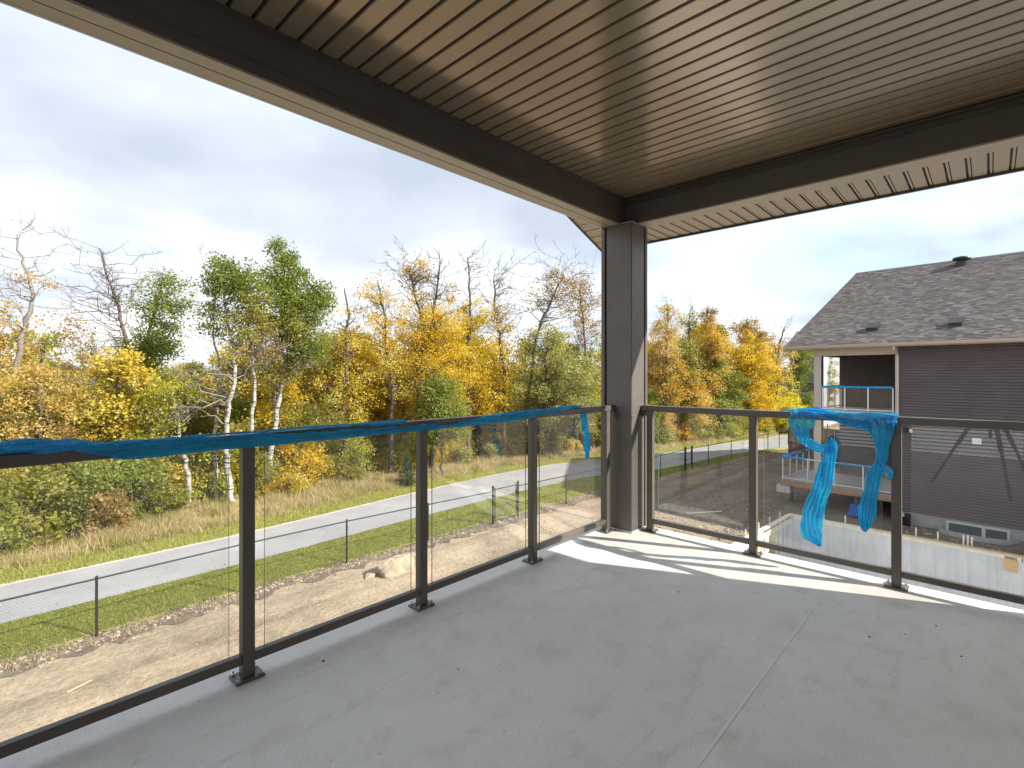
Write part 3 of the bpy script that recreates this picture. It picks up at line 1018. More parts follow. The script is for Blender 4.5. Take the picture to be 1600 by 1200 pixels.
# specks on the balcony floor
dm = MB()
for (x, y), r in zip([(1.12, 2.27), (2.71, 1.9), (2.98, 1.4), (3.14, .45), (1.51, 1.76), (3.4, .72), (3.22, .1), (3.52, .21), (2.13, 1.84), (3.3, .32)], [.007, .004, .006, .006, .004, .004, .005, .005, .004, .004]):
    dm.lathe([(r * .6, 0), (r, r * .3), (r * .7, r * .7)], 6, (x, y, .0005))
dm.build('floor_debris', 'debris', kind='stuff')

# camera tripod standing below the viewpoint: it is what the side glass mirrors
tp = thing('camera_tripod', 'black camera tripod mirrored in the glass of the short railing', 'tripod', (-.02, 0, 0))
for k in range(3):
    a = math.radians(43 + 60 + 120 * k)
    lg = MB()
    c_, s_ = math.cos(a), math.sin(a)
    lg.tube([(-.02 + .04 * c_, .04 * s_, 1.02), (-.02 + .30 * c_, .30 * s_, .5)], .022, 8)
    lg.tube([(-.02 + .28 * c_, .28 * s_, .55), (-.02 + .54 * c_, .54 * s_, .012)], .016, 8)
    lg.build('leg', 'black_metal', tp)
MB().tube([(-.02, 0, .62), (-.02, 0, 1.12)], .016, 8).build('centre_column', 'black_metal', tp)
MB().lathe([(.05, 0), (.05, .05), (.03, .07), (.03, .12), (.045, .125), (.045, .14)], 12, (-.02, 0, 1.04)).build('head', 'black_metal', tp)

# ------------------------------------------------------------------ neighbour house (local frame: x along its side wall towards the wood, y towards us)
NA = math.radians(84.4)
nb = thing('house', 'brown two storey neighbour house with grey shingle roof and covered balcony beyond the pit', 'house', (26.015, 2.734, G), NA)
ZL = -G                                        # local z = world z + ZL


def nbuild(mb, name, mat, parent=None, **kw):
    # geometry given with world heights
    mb.v = [(p[0], p[1], p[2] + ZL) for p in mb.v]
    return mb.build(name, mat, parent or nb, local=True, **kw)


SBOT = -4.2
m_ = MB()
lapped(m_, (-11, 0), (1, 0), 11, SBOT, 2.52, (0, 1), .112)
nbuild(m_, 'siding', 'siding_dark', kind='stuff')
m_ = MB()
lapped(m_, (-.4, -3.6), (1, 0), 3.55, -3.6, 2.5, (0, 1), .112)
nbuild(m_, 'balcony_siding', 'siding_dark', kind='stuff')
nbuild(MB().box(-11, -.001, -20.5, -.001, SBOT, 2.5), 'wall', 'siding_dark')
nbuild(MB().box(-.02, 3.15, -20.5, -3.602, -3.6, 2.5), 'wall', 'siding_dark')
nbuild(MB().box(-.06, .015, .0, .028, SBOT, 2.5), 'corner_post', 'siding_dark')
nbuild(MB().box(-11, 0.02, -20, -.012, -5.3, SBOT + .002), 'foundation_wall', 'foundation')
nbuild(MB().box(-.02, 3.1, -20, -3.65, -5.3, -3.6), 'foundation_wall', 'foundation')

# roof: plane from the eave to the ridge, covered with single tabs
E0, ER = 0.55, -10.3
ZE, ZR = 2.665, 7.5
RS0, RS1 = -11.5, 4.2
sl = math.hypot(E0 - ER, ZR - ZE)
dy_, dz_ = (ER - E0) / sl, (ZR - ZE) / sl
nbuild(MB().prism([(RS0, E0, ZE - .06), (RS0, ER, ZR - .06), (RS0, ER, ZR - .004), (RS0, E0, ZE - .004)], (RS1 - RS0, 0, 0)), 'roof_deck', 'pale_roof')
nbuild(MB().prism([(RS0, ER, ZR - .06), (RS0, 2 * ER - E0, ZE - .06), (RS0, 2 * ER - E0, ZE), (RS0, ER, ZR)], (RS1 - RS0, 0, 0)), 'roof_deck', 'pale_roof')
rng = random.Random(11)
vs_, ti = [], []
EX = .15
rows = int(sl / EX)
ny_, nz_ = -dz_, dy_      # outward normal of the slope in (y,z): must point up
if nz_ < 0:
    ny_, nz_ = -ny_, -nz_
for r in range(rows):
    t0, t1 = r * EX, (r + 1.15) * EX
    s = RS0 - rng.uniform(0, .3)
    while s < RS1:
        w = rng.choice([.16, .20, .25, .30, .17])
        a, b = max(s, RS0), min(s + w - .005, RS1)
        s += w
        if b - a < .02:
            continue
        lift = .012 + rng.uniform(-.003, .006)
        tint = min(1, max(0, rng.gauss(.45, .26)))
        P = lambda u, t, h_: (u, E0 + dy_ * t + ny_ * h_, ZE + dz_ * t + nz_ * h_ + ZL)
        vs_ += [P(a, t0, lift), P(b, t0, lift), P(b, t1, .002), P(a, t1, .002)]
        vs_ += [P(a, t0, 0), P(b, t0, 0), P(b, t0, lift), P(a, t0, lift)]
        ti += [tint, max(0, tint - .4)]
np_mesh('roof_shingles', np.array(vs_), 4, ['leaf_shingle'], np.array(ti), nb, kind='stuff')
nbuild(MB().prism([(RS0, ER + .13, ZR - .04), (RS0, ER, ZR + .035), (RS0, ER - .13, ZR - .04)], (RS1 - RS0 + .01, 0, 0)), 'ridge_cap', 'pale_roof')
# rake board on the gable towards the wood
nbuild(MB().prism([(RS1, E0, ZE - .16), (RS1, ER, ZR - .16), (RS1, ER, ZR - .0), (RS1, E0, ZE - .0)], (.02, 0, 0)), 'rake_board', 'gutter_tan')
nbuild(MB().prism([(3.1, -.3, 2.45), (3.1, ER, ZR - .2), (3.1, 2 * ER, 2.45)], (.05, 0, 0)), 'gable_wall', 'siding_dark')
nbuild(MB().box(-11.5, 4.2, 0.0, .50, 2.50, 2.515), 'soffit', 'soffit_tan')
nbuild(MB().box(-11.5, 4.19, .48, .50, 2.515, 2.64), 'fascia', 'gutter_tan')
nbuild(MB().prism([(-11.5, .503, 2.535), (-11.5, .60, 2.535), (-11.5, .63, 2.62), (-11.5, .625, 2.655), (-11.5, .605, 2.655), (-11.5, .60, 2.63), (-11.5, .503, 2.63)], (15.72, 0, 0)), 'gutter', 'gutter_tan')


def roof_z(o):
    return ZE + (ZR - ZE) * (o + E0) / (E0 - ER)


def vent_low(s, o):
    z = roof_z(o)
    m_ = MB()
    m_.prism([(s - .20, -o + .24, z - .12), (s - .20, -o + .24, z + .03), (s - .20, -o - .16, z + .28), (s - .20, -o - .22, z + .10)], (.40, 0, 0))
    v = nbuild(m_, 'roof_vent', 'black_metal')
    m_ = MB()
    m_.prism([(s - .23, -o + .30, z + .035), (s - .23, -o - .2, z + .30), (s - .23, -o - .2, z + .315), (s - .23, -o + .30, z + .05)], (.46, 0, 0))
    nbuild(m_, 'vent_hood', 'black_metal', v)
    return v


vent_low(1.10, 1.0)
vent_low(-1.66, 1.0)
vz = roof_z(9.3)
m_ = MB()
m_.lathe([(.26, -.25), (.26, .16), (.20, .18), (.20, .24), (.36, .26), (.38, .33), (.34, .40), (.18, .44)], 18, (-.75, -9.3, vz))
nbuild(m_, 'roof_vent', 'black_metal', smooth=False)

# balcony
nbuild(MB().box(0.03, 3.2, -3.58, .03, -.50, -.25), 'balcony_floor', 'deck_concrete')
nbuild(MB().box(0.03, 3.2, .031, .05, -.52, -.245), 'balcony_fascia', 'tan_trim')
nbuild(MB().box(0.0, 3.16, -.28, -.02, 2.20, 2.49), 'balcony_beam', 'gutter_tan')
nbuild(MB().box(2.86, 3.12, -3.6, -.30, 2.20, 2.49), 'balcony_beam', 'brown_trim')
nbuild(MB().box(0.0, 3.9, -3.6, -.02, 2.49, 2.50), 'balcony_ceiling', 'ceiling_tan')
nbuild(MB().bbox(2.84, 3.14, -.29, .01, -3.6, 2.2, .01), 'column', 'tan_trim')
nbuild(MB().box(2.835, 2.84, -.28, .0, -3.6, 2.2), 'column_side', 'brown_trim')


def nrail(label, z0, runs):
    """runs: list of (a, b) end points in local xy, with post count"""
    m_r, m_p, m_g = [], [], []
    for (a, b, n) in runs:
        a, b = Vector(a), Vector(b)
        nbuild(MB().beam((a.x, a.y, z0 + 1.07), (b.x, b.y, z0 + 1.07), .06, .05), 'balcony_top_rail', 'white_trim')
        nbuild(MB().beam((a.x, a.y, z0 + .09), (b.x, b.y, z0 + .09), .04, .04), 'balcony_bottom_rail', 'white_trim')
        for k in range(n):
            p = a.lerp(b, k / (n - 1))
            nbuild(MB().box(p.x - .026, p.x + .026, p.y - .026, p.y + .026, z0, z0 + 1.045), 'balcony_post', 'white_trim')
            if k < n - 1:
                q = a.lerp(b, (k + 1) / (n - 1))
                d = (q - p).normalized() * .06
                p2, q2 = p + d, q - d
                nbuild(MB().add([(p2.x, p2.y, z0 + .11), (q2.x, q2.y, z0 + .11), (q2.x, q2.y, z0 + 1.04), (p2.x, p2.y, z0 + 1.04)], [(0, 1, 2, 3)]), 'balcony_glass', 'pane_glass')


nrail('', -.25, [((2.80, -.06), (.20, -.06), 4)])
nrail('', -.25, [((2.98, -.34), (2.98, -3.25), 4)])


def nfilm(name, label, pts, zc, seed, thick=.055, drop=.06):
    m_ = MB()
    def fn(a, b):
        x, y, z = interp(pts, a)
        th = math.radians(-120 + 330 * b)
        r = thick * (1 + .35 * wob(a * 6, b * 2, seed))
        dx = Vector((interp(pts, min(1, a + .01))[0] - interp(pts, max(0, a - .01))[0], interp(pts, min(1, a + .01))[1] - interp(pts, max(0, a - .01))[1])).normalized()
        nx, ny = -dx.y, dx.x
        return (x + nx * r * math.cos(th), y + ny * r * math.cos(th), z + zc + r * .8 * math.sin(th) - drop * abs(wob(a * 3, b, seed + 2)) * .4 + ZL)
    m_.add(*gridsheet(fn, 60, 10))
    ca, sa = math.cos(NA), math.sin(NA)
    m_.v = [(26.015 + p[0] * ca - p[1] * sa, 2.734 + p[0] * sa + p[1] * ca, p[2] + G) for p in m_.v]
    return m_.build(name, 'blue_film_wrap', smooth=True, label=label, cat='plastic film')


nfilm('protective_film', 'blue plastic film rolled along the neighbour upper balcony rail', [(2.86, -.06, 0), (1.9, -.06, 0), (1.1, -.06, 0), (.2, -.06, 0)], -.25 + 1.07, 1.0, .062)
# lower wooden deck, a thing of its own
dk = thing('wooden_deck', 'wooden ground floor deck with cedar rim board and glass rails beside the neighbour house', 'deck', (26.015, 2.734, G), NA)
DZ = -3.62


def dbuild(mb, name, mat, parent=None, **kw):
    mb.v = [(p[0], p[1], p[2] + ZL) for p in mb.v]
    return mb.build(name, mat, parent or dk, local=True, **kw)


db = MB()
y = .06
while y > -3.55:
    db.box(.03, 4.55, y - .120, y, DZ - .032, DZ)
    y -= .142
dbuild(db, 'deck_boards', 'deck_board', kind='stuff')
dbuild(MB().box(.03, 4.56, .063, .10, DZ - .27, DZ + .002), 'rim_board', 'cedar')
dbuild(MB().box(4.563, 4.60, -3.55, .10, DZ - .27, DZ + .002), 'rim_board', 'cedar')
dbuild(MB().box(.03, 4.5, -.5, -.36, DZ - .26, DZ - .035), 'deck_beam', 'cedar')
dbuild(MB().box(.03, 4.5, -3.2, -3.06, DZ - .26, DZ - .035), 'deck_beam', 'cedar')
for s in (4.25, 1.6):
    for yy in (-.43, -3.13):
        dbuild(MB().box(s - .06, s + .06, yy - .06, yy + .06, -5.0, DZ - .26), 'deck_post', 'fence_brown')
dbuild(MB().box(4.15, 4.75, -.35, .05, DZ - .62, DZ - .29), 'beam_end', 'galvanised')
for (a, b, n) in (((4.48, .0), (.15, .0), 5), ((4.48, -.05), (4.48, -3.4), 5)):
    a, b = Vector(a), Vector(b)
    dbuild(MB().beam((a.x, a.y, DZ + 1.07), (b.x, b.y, DZ + 1.07), .06, .05), 'top_rail', 'white_trim')
    dbuild(MB().beam((a.x, a.y, DZ + .09), (b.x, b.y, DZ + .09), .04, .04), 'bottom_rail', 'white_trim')
    for k in range(n):
        p = a.lerp(b, k / (n - 1))
        dbuild(MB().box(p.x - .027, p.x + .027, p.y - .027, p.y + .027, DZ, DZ + 1.045), 'post', 'white_trim')
        if k < n - 1:
            q = a.lerp(b, (k + 1) / (n - 1))
            d = (q - p).normalized() * .06
            p2, q2 = p + d, q - d
            dbuild(MB().add([(p2.x, p2.y, DZ + .11), (q2.x, q2.y, DZ + .11), (q2.x, q2.y, DZ + 1.04), (p2.x, p2.y, DZ + 1.04)], [(0, 1, 2, 3)]), 'glass_pane', 'pane_glass')
nfilm('protective_film', 'crumpled blue plastic film round the corner rails of the low wooden deck', [(3.5, .0, 0), (4.1, 0, .03), (4.5, -.02, 0), (4.5, -.9, .04), (4.5, -2.0, .02), (4.48, -3.3, 0)], DZ + 1.07, 2.0, .06)
nfilm('protective_film', 'blue plastic film on the low wooden deck rail in front of the dark siding', [(2.2, .0, 0), (1.6, 0, 0), (.9, 0, 0), (.2, 0, .02)], DZ + 1.07, 3.3, .05)


def NW(s, y, z):
    ca, sa = math.cos(NA), math.sin(NA)
    return (26.015 + s * ca - y * sa, 2.734 + s * sa + y * ca, z)


# blue offcuts lying under the low deck
tb = MB()
for k, (s, y0) in enumerate(((1.62, .35), (1.40, .3))):
    p = [NW(s, y0 + .35, G + .05), NW(s - .22, y0 + .35, G + .05), NW(s - .14, y0 - .35, G + .40), NW(s + .08, y0 - .35, G + .40)]
    tb.prism(p, (0, 0, .03))
tb.build('foam_board', 'tarp_blue', label='two blue boards leaning on the dirt under the low wooden deck', cat='board')

# downspout with elbows
ds = MB()
ds.tube([(.05, .52, 2.54), (.05, .50, 2.40), (.03, .10, 2.22), (.03, .075, 2.1)], .05, 8)
ds.box(-.03, .085, .045, .125, -3.98, 2.14)
ds.tube([(.03, .085, -3.95), (.02, .10, -4.08), (-.08, .28, -4.16), (-.2, .42, -4.2), (-.24, .46, -4.34)], .06, 10)
nbuild(ds, 'downspout', 'tan_trim')
mbx = MB().bbox(-.22, .10, .16, .55, G, -4.30, .06)
ca_ = nbuild(mbx, 'meter_box', 'grey_plastic')
nbuild(MB().bbox(-.42, -.26, .10, .42, G, -4.25, .01), 'meter_pipe', 'black_metal')
# wall lamp, electrical box
nbuild(MB().bbox(-.28, -.14, .021, .20, -.96, -.78, .02), 'wall_lamp', 'black_metal')
nbuild(MB().bbox(-.47, -.37, .021, .10, -.98, -.83, .01), 'junction_box', 'white_trim')
nbuild(MB().bbox(-2.52, -2.25, .021, .07, -1.25, -1.02, .01), 'outlet_cover', 'white_trim')
# basement window and corrugated well
win = nbuild(MB().box(-3.28, -1.50, -.01, .035, -4.36, -4.29).box(-3.28, -1.50, -.01, .035, -4.92, -4.86).box(-3.28, -3.20, -.01, .035, -4.86, -4.36).box(-1.58, -1.50, -.01, .035, -4.86, -4.36).box(-2.62, -2.52, -.01, .035, -4.86, -4.36), 'basement_window', 'white_trim')
nbuild(MB().box(-3.20, -2.62, -.008, .012, -4.86, -4.36).box(-2.52, -1.58, -.008, .012, -4.86, -4.36), 'window_pane', 'window_dark', win)
wl = MB()
zs = [-4.78 + .022 * i for i in range(14)]
wn_pts = 28
vs, fs = [], []
for iz, z in enumerate(zs):
    rr = .018 * (1 if iz % 2 else -1)
    for k in range(wn_pts + 1):
        t = PI * k / wn_pts
        sx = -2.40 + (1.08 + rr) * math.cos(t)
        sy = .02 + (.80 + rr) * (math.sin(t) ** .6)
        vs.append((sx, sy, z))
w_ = wn_pts + 1
fs = [(i * w_ + k, i * w_ + k + 1, (i + 1) * w_ + k + 1, (i + 1) * w_ + k) for i in range(len(zs) - 1) for k in range(wn_pts)]
wl.add(vs, fs)
nbuild(wl, 'window_well', 'galvanised')
# dirt mounds against the foundation
rngm = random.Random(4)


def mound(name, c, rx, ry, h_, mat, label=None, cat=None, kind=None, seed=0):
    def fn(u, v):
        x, y = (u - .5) * 2, (v - .5) * 2
        r = math.hypot(x, y)
        z = h_ * max(0, 1 - r * r) * (1 + .35 * wob(x * 1.2, y * 1.4, seed)) - .03
        return (c[0] + x * rx, c[1] + y * ry, G + z)
    return MB().add(*gridsheet(fn, 26, 26)).build(name, mat, smooth=True, label=label, cat=cat, kind=kind)


x_, y_, _z = NW(-4.6, .9, 0)
mound('dirt_mound', (x_, y_), 1.0, 1.5, .42, 'topsoil', kind='structure', seed=1)
x_, y_, _z = NW(3.0, -1.6, 0)

# ------------------------------------------------------------------ basement pit of the empty lot
pit = thing('foundation_pit', 'open concrete basement foundation with wooden sill plates dug beside the balcony', 'foundation', (PIT_C[0], PIT_C[1], PIT_TOP), PIT_ANG)


def pbuild(mb, name, mat, parent=None, **kw):
    mb.v = [(p[0], p[1], p[2] - PIT_TOP) for p in mb.v]
    return mb.build(name, mat, parent or pit, local=True, **kw)


PF = -7.1
# far wall with a window opening near its right end
WO = (-7.75, -6.62)
fw = MB()
fw.box(WO[1], PX1 + .2, -.2, 0, PF, PIT_TOP).box(PX0, WO[0], -.2, 0, PF, PIT_TOP).box(WO[0], WO[1], -.2, 0, PF, -5.02)
pbuild(fw, 'concrete_wall', 'pit_concrete')
lo = (2.1, 3.2)
lw = MB()
lw.box(0, .2, 0, lo[0], PF, PIT_TOP).box(0, .2, lo[1], 14.5, PF, PIT_TOP).box(0, .2, lo[0], lo[1], PF, -5.5)
pbuild(lw, 'concrete_wall', 'pit_concrete')
pbuild(MB().box(PX0, .2, 14.5, 14.7, PF, PIT_TOP), 'concrete_wall', 'pit_concrete')
pbuild(MB().box(PX0 - .2, PX0, -.2, 14.7, PF, PIT_TOP), 'concrete_wall', 'pit_concrete')
pbuild(MB().box(PX0, 0, 0, 14.5, PF - .15, PF), 'pit_floor', 'pit_concrete')
# sill plates: lengths of lumber along the wall tops
rngp = random.Random(8)
s = PX1 + .2
while s > PX0:
    L = rngp.uniform(2.6, 3.9)
    e = max(PX0, s - L)
    if e < WO[1] and s > WO[1]:
        pass
    pbuild(MB().box(e + .004, s, -.17, .02, PIT_TOP, PIT_TOP + .04), 'sill_plate', rngp.choice(['lumber', 'lumber_white']))
    s = e
pbuild(MB().box(WO[1], PX1, .003, .03, PIT_TOP - .11, PIT_TOP - .004), 'ledger_board', 'lumber_white')
pbuild(MB().box(WO[0] + .02, WO[1] - .02, -.19, .035, -4.60, PIT_TOP - .004), 'window_header', 'lumber')
s = .2
for e in (3.1, 6.4, 9.9, 13.2):
    pbuild(MB().box(.01, .19, s - .0, e - .005, PIT_TOP + .0415, PIT_TOP + .08), 'sill_plate', rngp.choice(['lumber', 'lumber_white', 'lumber_white']))
    s = e
pbuild(MB().box(-.035, -.003, .3, 6.0, PIT_TOP - .20, PIT_TOP - .01), 'ledger_board', 'lumber_white')
# wooden bucks of the openings
bkm = MB()
bkm.box(-.03, .2, lo[0], lo[0] + .045, -5.5, PIT_TOP - .2).box(-.03, .2, lo[1] - .045, lo[1], -5.5, PIT_TOP - .2).box(-.03, .2, lo[0] + .045, lo[1] - .045, -5.5, -5.455)
pbuild(bkm, 'window_buck', 'lumber')
bkm = MB()
bkm.box(WO[0], WO[0] + .045, -.2, .03, -5.02, -4.60).box(WO[1] - .045, WO[1], -.2, .03, -5.02, -4.60).box(WO[0] + .045, WO[1] - .045, -.2, .03, -5.02, -4.975)
pbuild(bkm, 'window_buck', 'lumber_white')
pbuild(MB().bbox(-6.52, -6.22, .003, .03, -4.95, PIT_TOP - .02, .004), 'plywood_patch', 'osb')
for yy in (1.15, 1.7, 3.5, 4.6):
    pbuild(MB().box(-.06, -.036, yy, yy + .05, -5.6, PIT_TOP + .28), 'form_stake', 'lumber_white')
pbuild(MB().bbox(-.03, -.003, 3.3, 4.2, -5.3, PIT_TOP - .21, .004), 'plywood_patch', 'osb')
# upright straps / stakes on the far wall
st = None
for s, hh in ((-.30, .30), (-1.05, .32), (-1.78, .33), (-2.55, .34), (-3.30, .32), (-3.95, .33), (-4.55, .33), (-5.22, .36), (-5.33, .38), (-5.43, .35), (-8.6, .33)):
    pbuild(MB().box(s - .022, s + .022, -.215, -.175, PIT_TOP - .02, PIT_TOP + hh), 'wall_stake', 'lumber_white')
for yy in (.9, 2.0, 3.1, 4.3):
    pbuild(MB().box(.205, .24, yy, yy + .035, PIT_TOP - .1, PIT_TOP + .30), 'wall_stake', 'lumber_white')
# form-tie marks in rows
tm = MB()
for s in np.arange(-12.4, -.3, .61):
    for z in (-4.85, -5.35, -5.85, -6.4):
        if WO[0] - .1 < s < WO[1] + .1 and z > -5.1:
            continue
        ss = s + rngp.uniform(-.02, .02)
        tm.prism([(ss - .018, .0015, z - .015), (ss + .018, .0015, z - .015), (ss + .018, .0015, z + .015), (ss - .018, .0015, z + .015)], (0, .003, 0))
pbuild(tm, 'tie_marks', 'tie_mark', kind='stuff')

# ------------------------------------------------------------------ chain-link fence with gates
FP = [(-13.1, 14.75), (-10.1, 14.8), (-7.1, 14.85), (-4.1, 14.9), (-1.1, 14.95), (1.93, 15.0), (5.04, 15.1), (8.21, 15.05), (11.3, 14.85), (14.36, 14.6)]
FP2 = [(15.82, 14.58), (18.95, 14.4), (21.95, 14.25), (24.8, 14.15), (27.59, 14.05), (30.63, 13.95)]
FP3 = [(31.52, 13.88), (33.6, 13.68), (37.06, 13.45), (40.3, 13.2), (43.61, 12.95), (46.05, 12.8), (48.24, 12.7), (51.0, 11.9), (54, 10.9)]
FH = 1.36


def fence(pts, label):
    t = thing('chain_link_fence', label, 'fence', (pts[0][0], pts[0][1], G))
    for i, (x, y) in enumerate(pts):
        big = i in (0, len(pts) - 1)
        r = .042 if big else .028
        po = MB()
        po.lathe([(r, -.1), (r, FH + (.14 if big else .0)), (r * 1.15, FH + (.15 if big else .01)), (r * 1.1, FH + (.17 if big else .03)), (r * .3, FH + (.20 if big else .05))], 10, (x, y, G))
        po.build('post', 'black_metal', t)
    r_ = MB()
    r_.tube([(x, y, G + FH - .02) for x, y in pts], .021, 8)
    r_.build('top_rail', 'black_metal', t)
    # woven wire as crossing diagonals
    w = MB()
    for i in range(len(pts) - 1):
        a, b = Vector(pts[i]), Vector(pts[i + 1])
        L = (b - a).length
        d = (b - a) / L
        H = FH - .05
        step = .075 if a.x < 16 else .15
        k = -int(H / step) - 1
        while k * step < L:
            for sg in (1, -1):
                u0, u1 = k * step, k * step + H
                z0, z1 = (0, H) if sg > 0 else (H, 0)
                # clip to the bay
                if u0 < 0:
                    z0 += (z1 - z0) * (0 - u0) / H
                    u0 = 0
                if u1 > L:
                    f_ = (L - u0) / (u1 - u0)
                    z1 = z0 + (z1 - z0) * f_
                    u1 = L
                if u1 - u0 > .02:
                    p, q = a + d * u0, a + d * u1
                    w.tube([(p.x, p.y, G + .03 + z0), (q.x, q.y, G + .03 + z1)], .0012, 3, cap=False)
            k += 1
    w.build('wire_mesh', 'black_metal', t, kind='stuff')
    return t


fence(FP, 'black chain link fence from the left picture edge to the garden gate')
fence(FP2, 'black chain link fence between the two garden gates behind the deck column')
fence(FP3, 'farthest stretch of black chain link fence by the bend of the path')


def gate(a, b, label):
    t = thing('garden_gate', label, 'gate', (a[0], a[1], G))
    a, b = Vector(a), Vector(b)
    d = (b - a).normalized()
    p, q = a + d * .11, b - d * .11
    fr = MB()
    z0, z1 = G + .12, G + FH + .04
    fr.tube([(p.x, p.y, z0), (p.x, p.y, z1 + .06)], .024, 8).tube([(q.x, q.y, z0), (q.x, q.y, z1 + .06)], .024, 8)
    for z in (z0 + .02, (z0 + z1) / 2 - .05, z1):
        fr.tube([(p.x, p.y, z), (q.x, q.y, z)], .015 if z != z1 else .019, 8)
    fr.build('gate_frame', 'black_metal', t)
    for z in (z0 + .15, z1 - .25):
        MB().tube([(a.x + d.x * .03, a.y + d.y * .03, z), (p.x, p.y, z)], .03, 8).build('hinge', 'black_metal', t)
    MB().bbox(q.x - .04, q.x + .12, q.y - .03, q.y + .03, z1 - .32, z1 - .24, .01).build('latch', 'black_metal', t)
    w = MB()
    L = (q - p).length
    H = z1 - z0
    k = -int(H / .09) - 1
    while k * .09 < L:
        for sg in (1, -1):
            u0, u1 = k * .09, k * .09 + H
            e0, e1 = (0, H) if sg > 0 else (H, 0)
            if u0 < 0:
                e0 += (e1 - e0) * (0 - u0) / H
                u0 = 0
            if u1 > L:
                e1 = e0 + (e1 - e0) * (L - u0) / (u1 - u0)
                u1 = L
            if u1 - u0 > .02:
                A, B_ = p + d * u0, p + d * u1
                w.tube([(A.x, A.y, z0 + e0), (B_.x, B_.y, z0 + e1)], .0018, 3, cap=False)
        k += 1
    w.build('wire_mesh', 'black_metal', t, kind='stuff')


gate(FP[-1], FP2[0], 'black wire garden gate left of the deck column')
gate(FP2[-1], FP3[0], 'far narrow garden gate seen right of the deck column')

# ------------------------------------------------------------------ boulder and stray sticks in the yard
def rock(name, c, r, seed, mat, label, cat):
    # convex lump cut by random planes, then roughened: angular field stone
    rng = random.Random(seed)
    planes = []
    for _ in range(26):
        n = Vector((rng.gauss(0, 1), rng.gauss(0, 1), rng.gauss(0, .8))).normalized()
        planes.append((n, rng.uniform(.62, 1.0)))
    vs, fs = [], []
    nu, nv = 44, 24
    for j in range(nv + 1):
        v = -PI / 2 + PI * j / nv
        for i in range(nu):
            u = 2 * PI * i / nu
            d = Vector((math.cos(u) * math.cos(v), math.sin(u) * math.cos(v), math.sin(v)))
            k = 1.1
            for n, dd in planes:
                q = n.dot(d)
                if q > .05:
                    k = min(k, dd / q)
            k *= 1 + .035 * math.sin(9 * u + 5 * v + seed) * math.cos(v) + .02 * math.sin(17 * u - 13 * v)
            vs.append((c[0] + r[0] * d.x * k, c[1] + r[1] * d.y * k, c[2] + r[2] * max(d.z * k, -.3)))
    for j in range(nv):
        for i in range(nu):
            fs.append((j * nu + i, j * nu + (i + 1) % nu, (j + 1) * nu + (i + 1) % nu, (j + 1) * nu + i))
    return MB().add(vs, fs).build(name, mat, label=label, cat=cat)


rock('boulder', (8.85, 13.35, G + .08), (.70, .50, .50), 3, 'boulder', 'pale rough boulder lying on the dirt by the fence', 'rock')
rock('stone', (8.15, 13.5, G + .04), (.24, .20, .10), 9, 'boulder', 'flat brown stone beside the pale boulder', 'rock')
MB().beam((1.2, 12.74, G + .02), (1.58, 12.88, G + .03), .024, .015).build('wooden_stick', 'lumber', label='pale wooden lath lying on the dirt at the lower left', cat='stick')
MB().beam((21.2, 9.6, G + .03), (22.6, 8.6, G + .03), .09, .03).build('wooden_stick', 'lumber_white', label='pale board lying on the dark dirt right of the deck column', cat='stick')

# ------------------------------------------------------------------ buildings farther off
bf = thing('board_fence', 'brown board fence with rails seen under the neighbour balcony', 'fence', (38.6, 7.5, G))
for k in range(12):
    y = 7.5 + k * .30 - 1.0
    MB().box(38.6 - k * .02, 38.63 - k * .02, y + .004, y + .296, G, -2.2).build('fence_board', 'fence_brown', bf)
for z in (-4.3, -3.3, -2.26):
    MB().box(38.40, 38.62 - .24, 6.45, 10.1, z - .05, z + .05).build('fence_rail', 'fence_brown', bf)


def small_house(label, x0, x1, y0, y1, zt, wallmat, ridge, winside):
    t = thing('house', label, 'house', ((x0 + x1) / 2, (y0 + y1) / 2, G))
    m_ = MB()
    lapped(m_, (x1, y0), (0, 1), y1 - y0, G, zt, (1, 0), .16)
    lapped(m_, (x0, y0), (0, 1), y1 - y0, G, zt, (-1, 0), .16)
    lapped(m_, (x0, y1), (1, 0), x1 - x0, G, zt, (0, 1), .16)
    m_.build('siding', wallmat, t, kind='stuff')
    MB().box(x0 + .02, x1 - .02, y0, y1 - .02, G, zt).build('wall', wallmat, t)
    xm = (x0 + x1) / 2
    for a, b in ((x0 - .5, xm), (x1 + .5, xm)):
        MB().prism([(a, y0 - .5, zt - .1), (b, y0 - .5, zt + ridge), (b, y0 - .5, zt + ridge + .15), (a, y0 - .5, zt + .05)], (0, y1 - y0 + 1, 0)).build('roof', 'pale_roof', t)
    MB().prism([(x0, y1 - .3, zt), (x1, y1 - .3, zt), (xm, y1 - .3, zt + ridge)], (0, .28, 0)).build('gable_wall', wallmat, t)
    for z in (G + 1.6, G + 4.6):
        for k in range(3):
            yy = y0 + (y1 - y0) * (.2 + .3 * k)
            xs = x1 + .03 if winside > 0 else x0 - .03
            w_ = MB().box(min(xs, xs - .06 * winside), max(xs, xs - .06 * winside), yy - .6, yy + .6, z - .6, z + .6).build('window', 'white_trim', t)
            MB().box(min(xs, xs + .012 * winside), max(xs, xs + .012 * winside), yy - .52, yy + .52, z - .52, z + .52).build('pane', 'window_dark', w_)
    return t


small_house('pale blue grey sided house mirrored in the glass of the short railing', -34, -21, -9, 5.5, 2.4, 'siding_pale', 3, 1)  # unseen house, added where the sun reaches it to brighten its reflection
small_house('distant grey house glimpsed between trees through the neighbour balcony', 66, 76, 14.0, 17.2, 4.2, 'grey_wall', 2.5, -1)

# ------------------------------------------------------------------ vegetation
RIGHT = np.array([math.sin(math.radians(43.33)), -math.cos(math.radians(43.33)), 0.0])


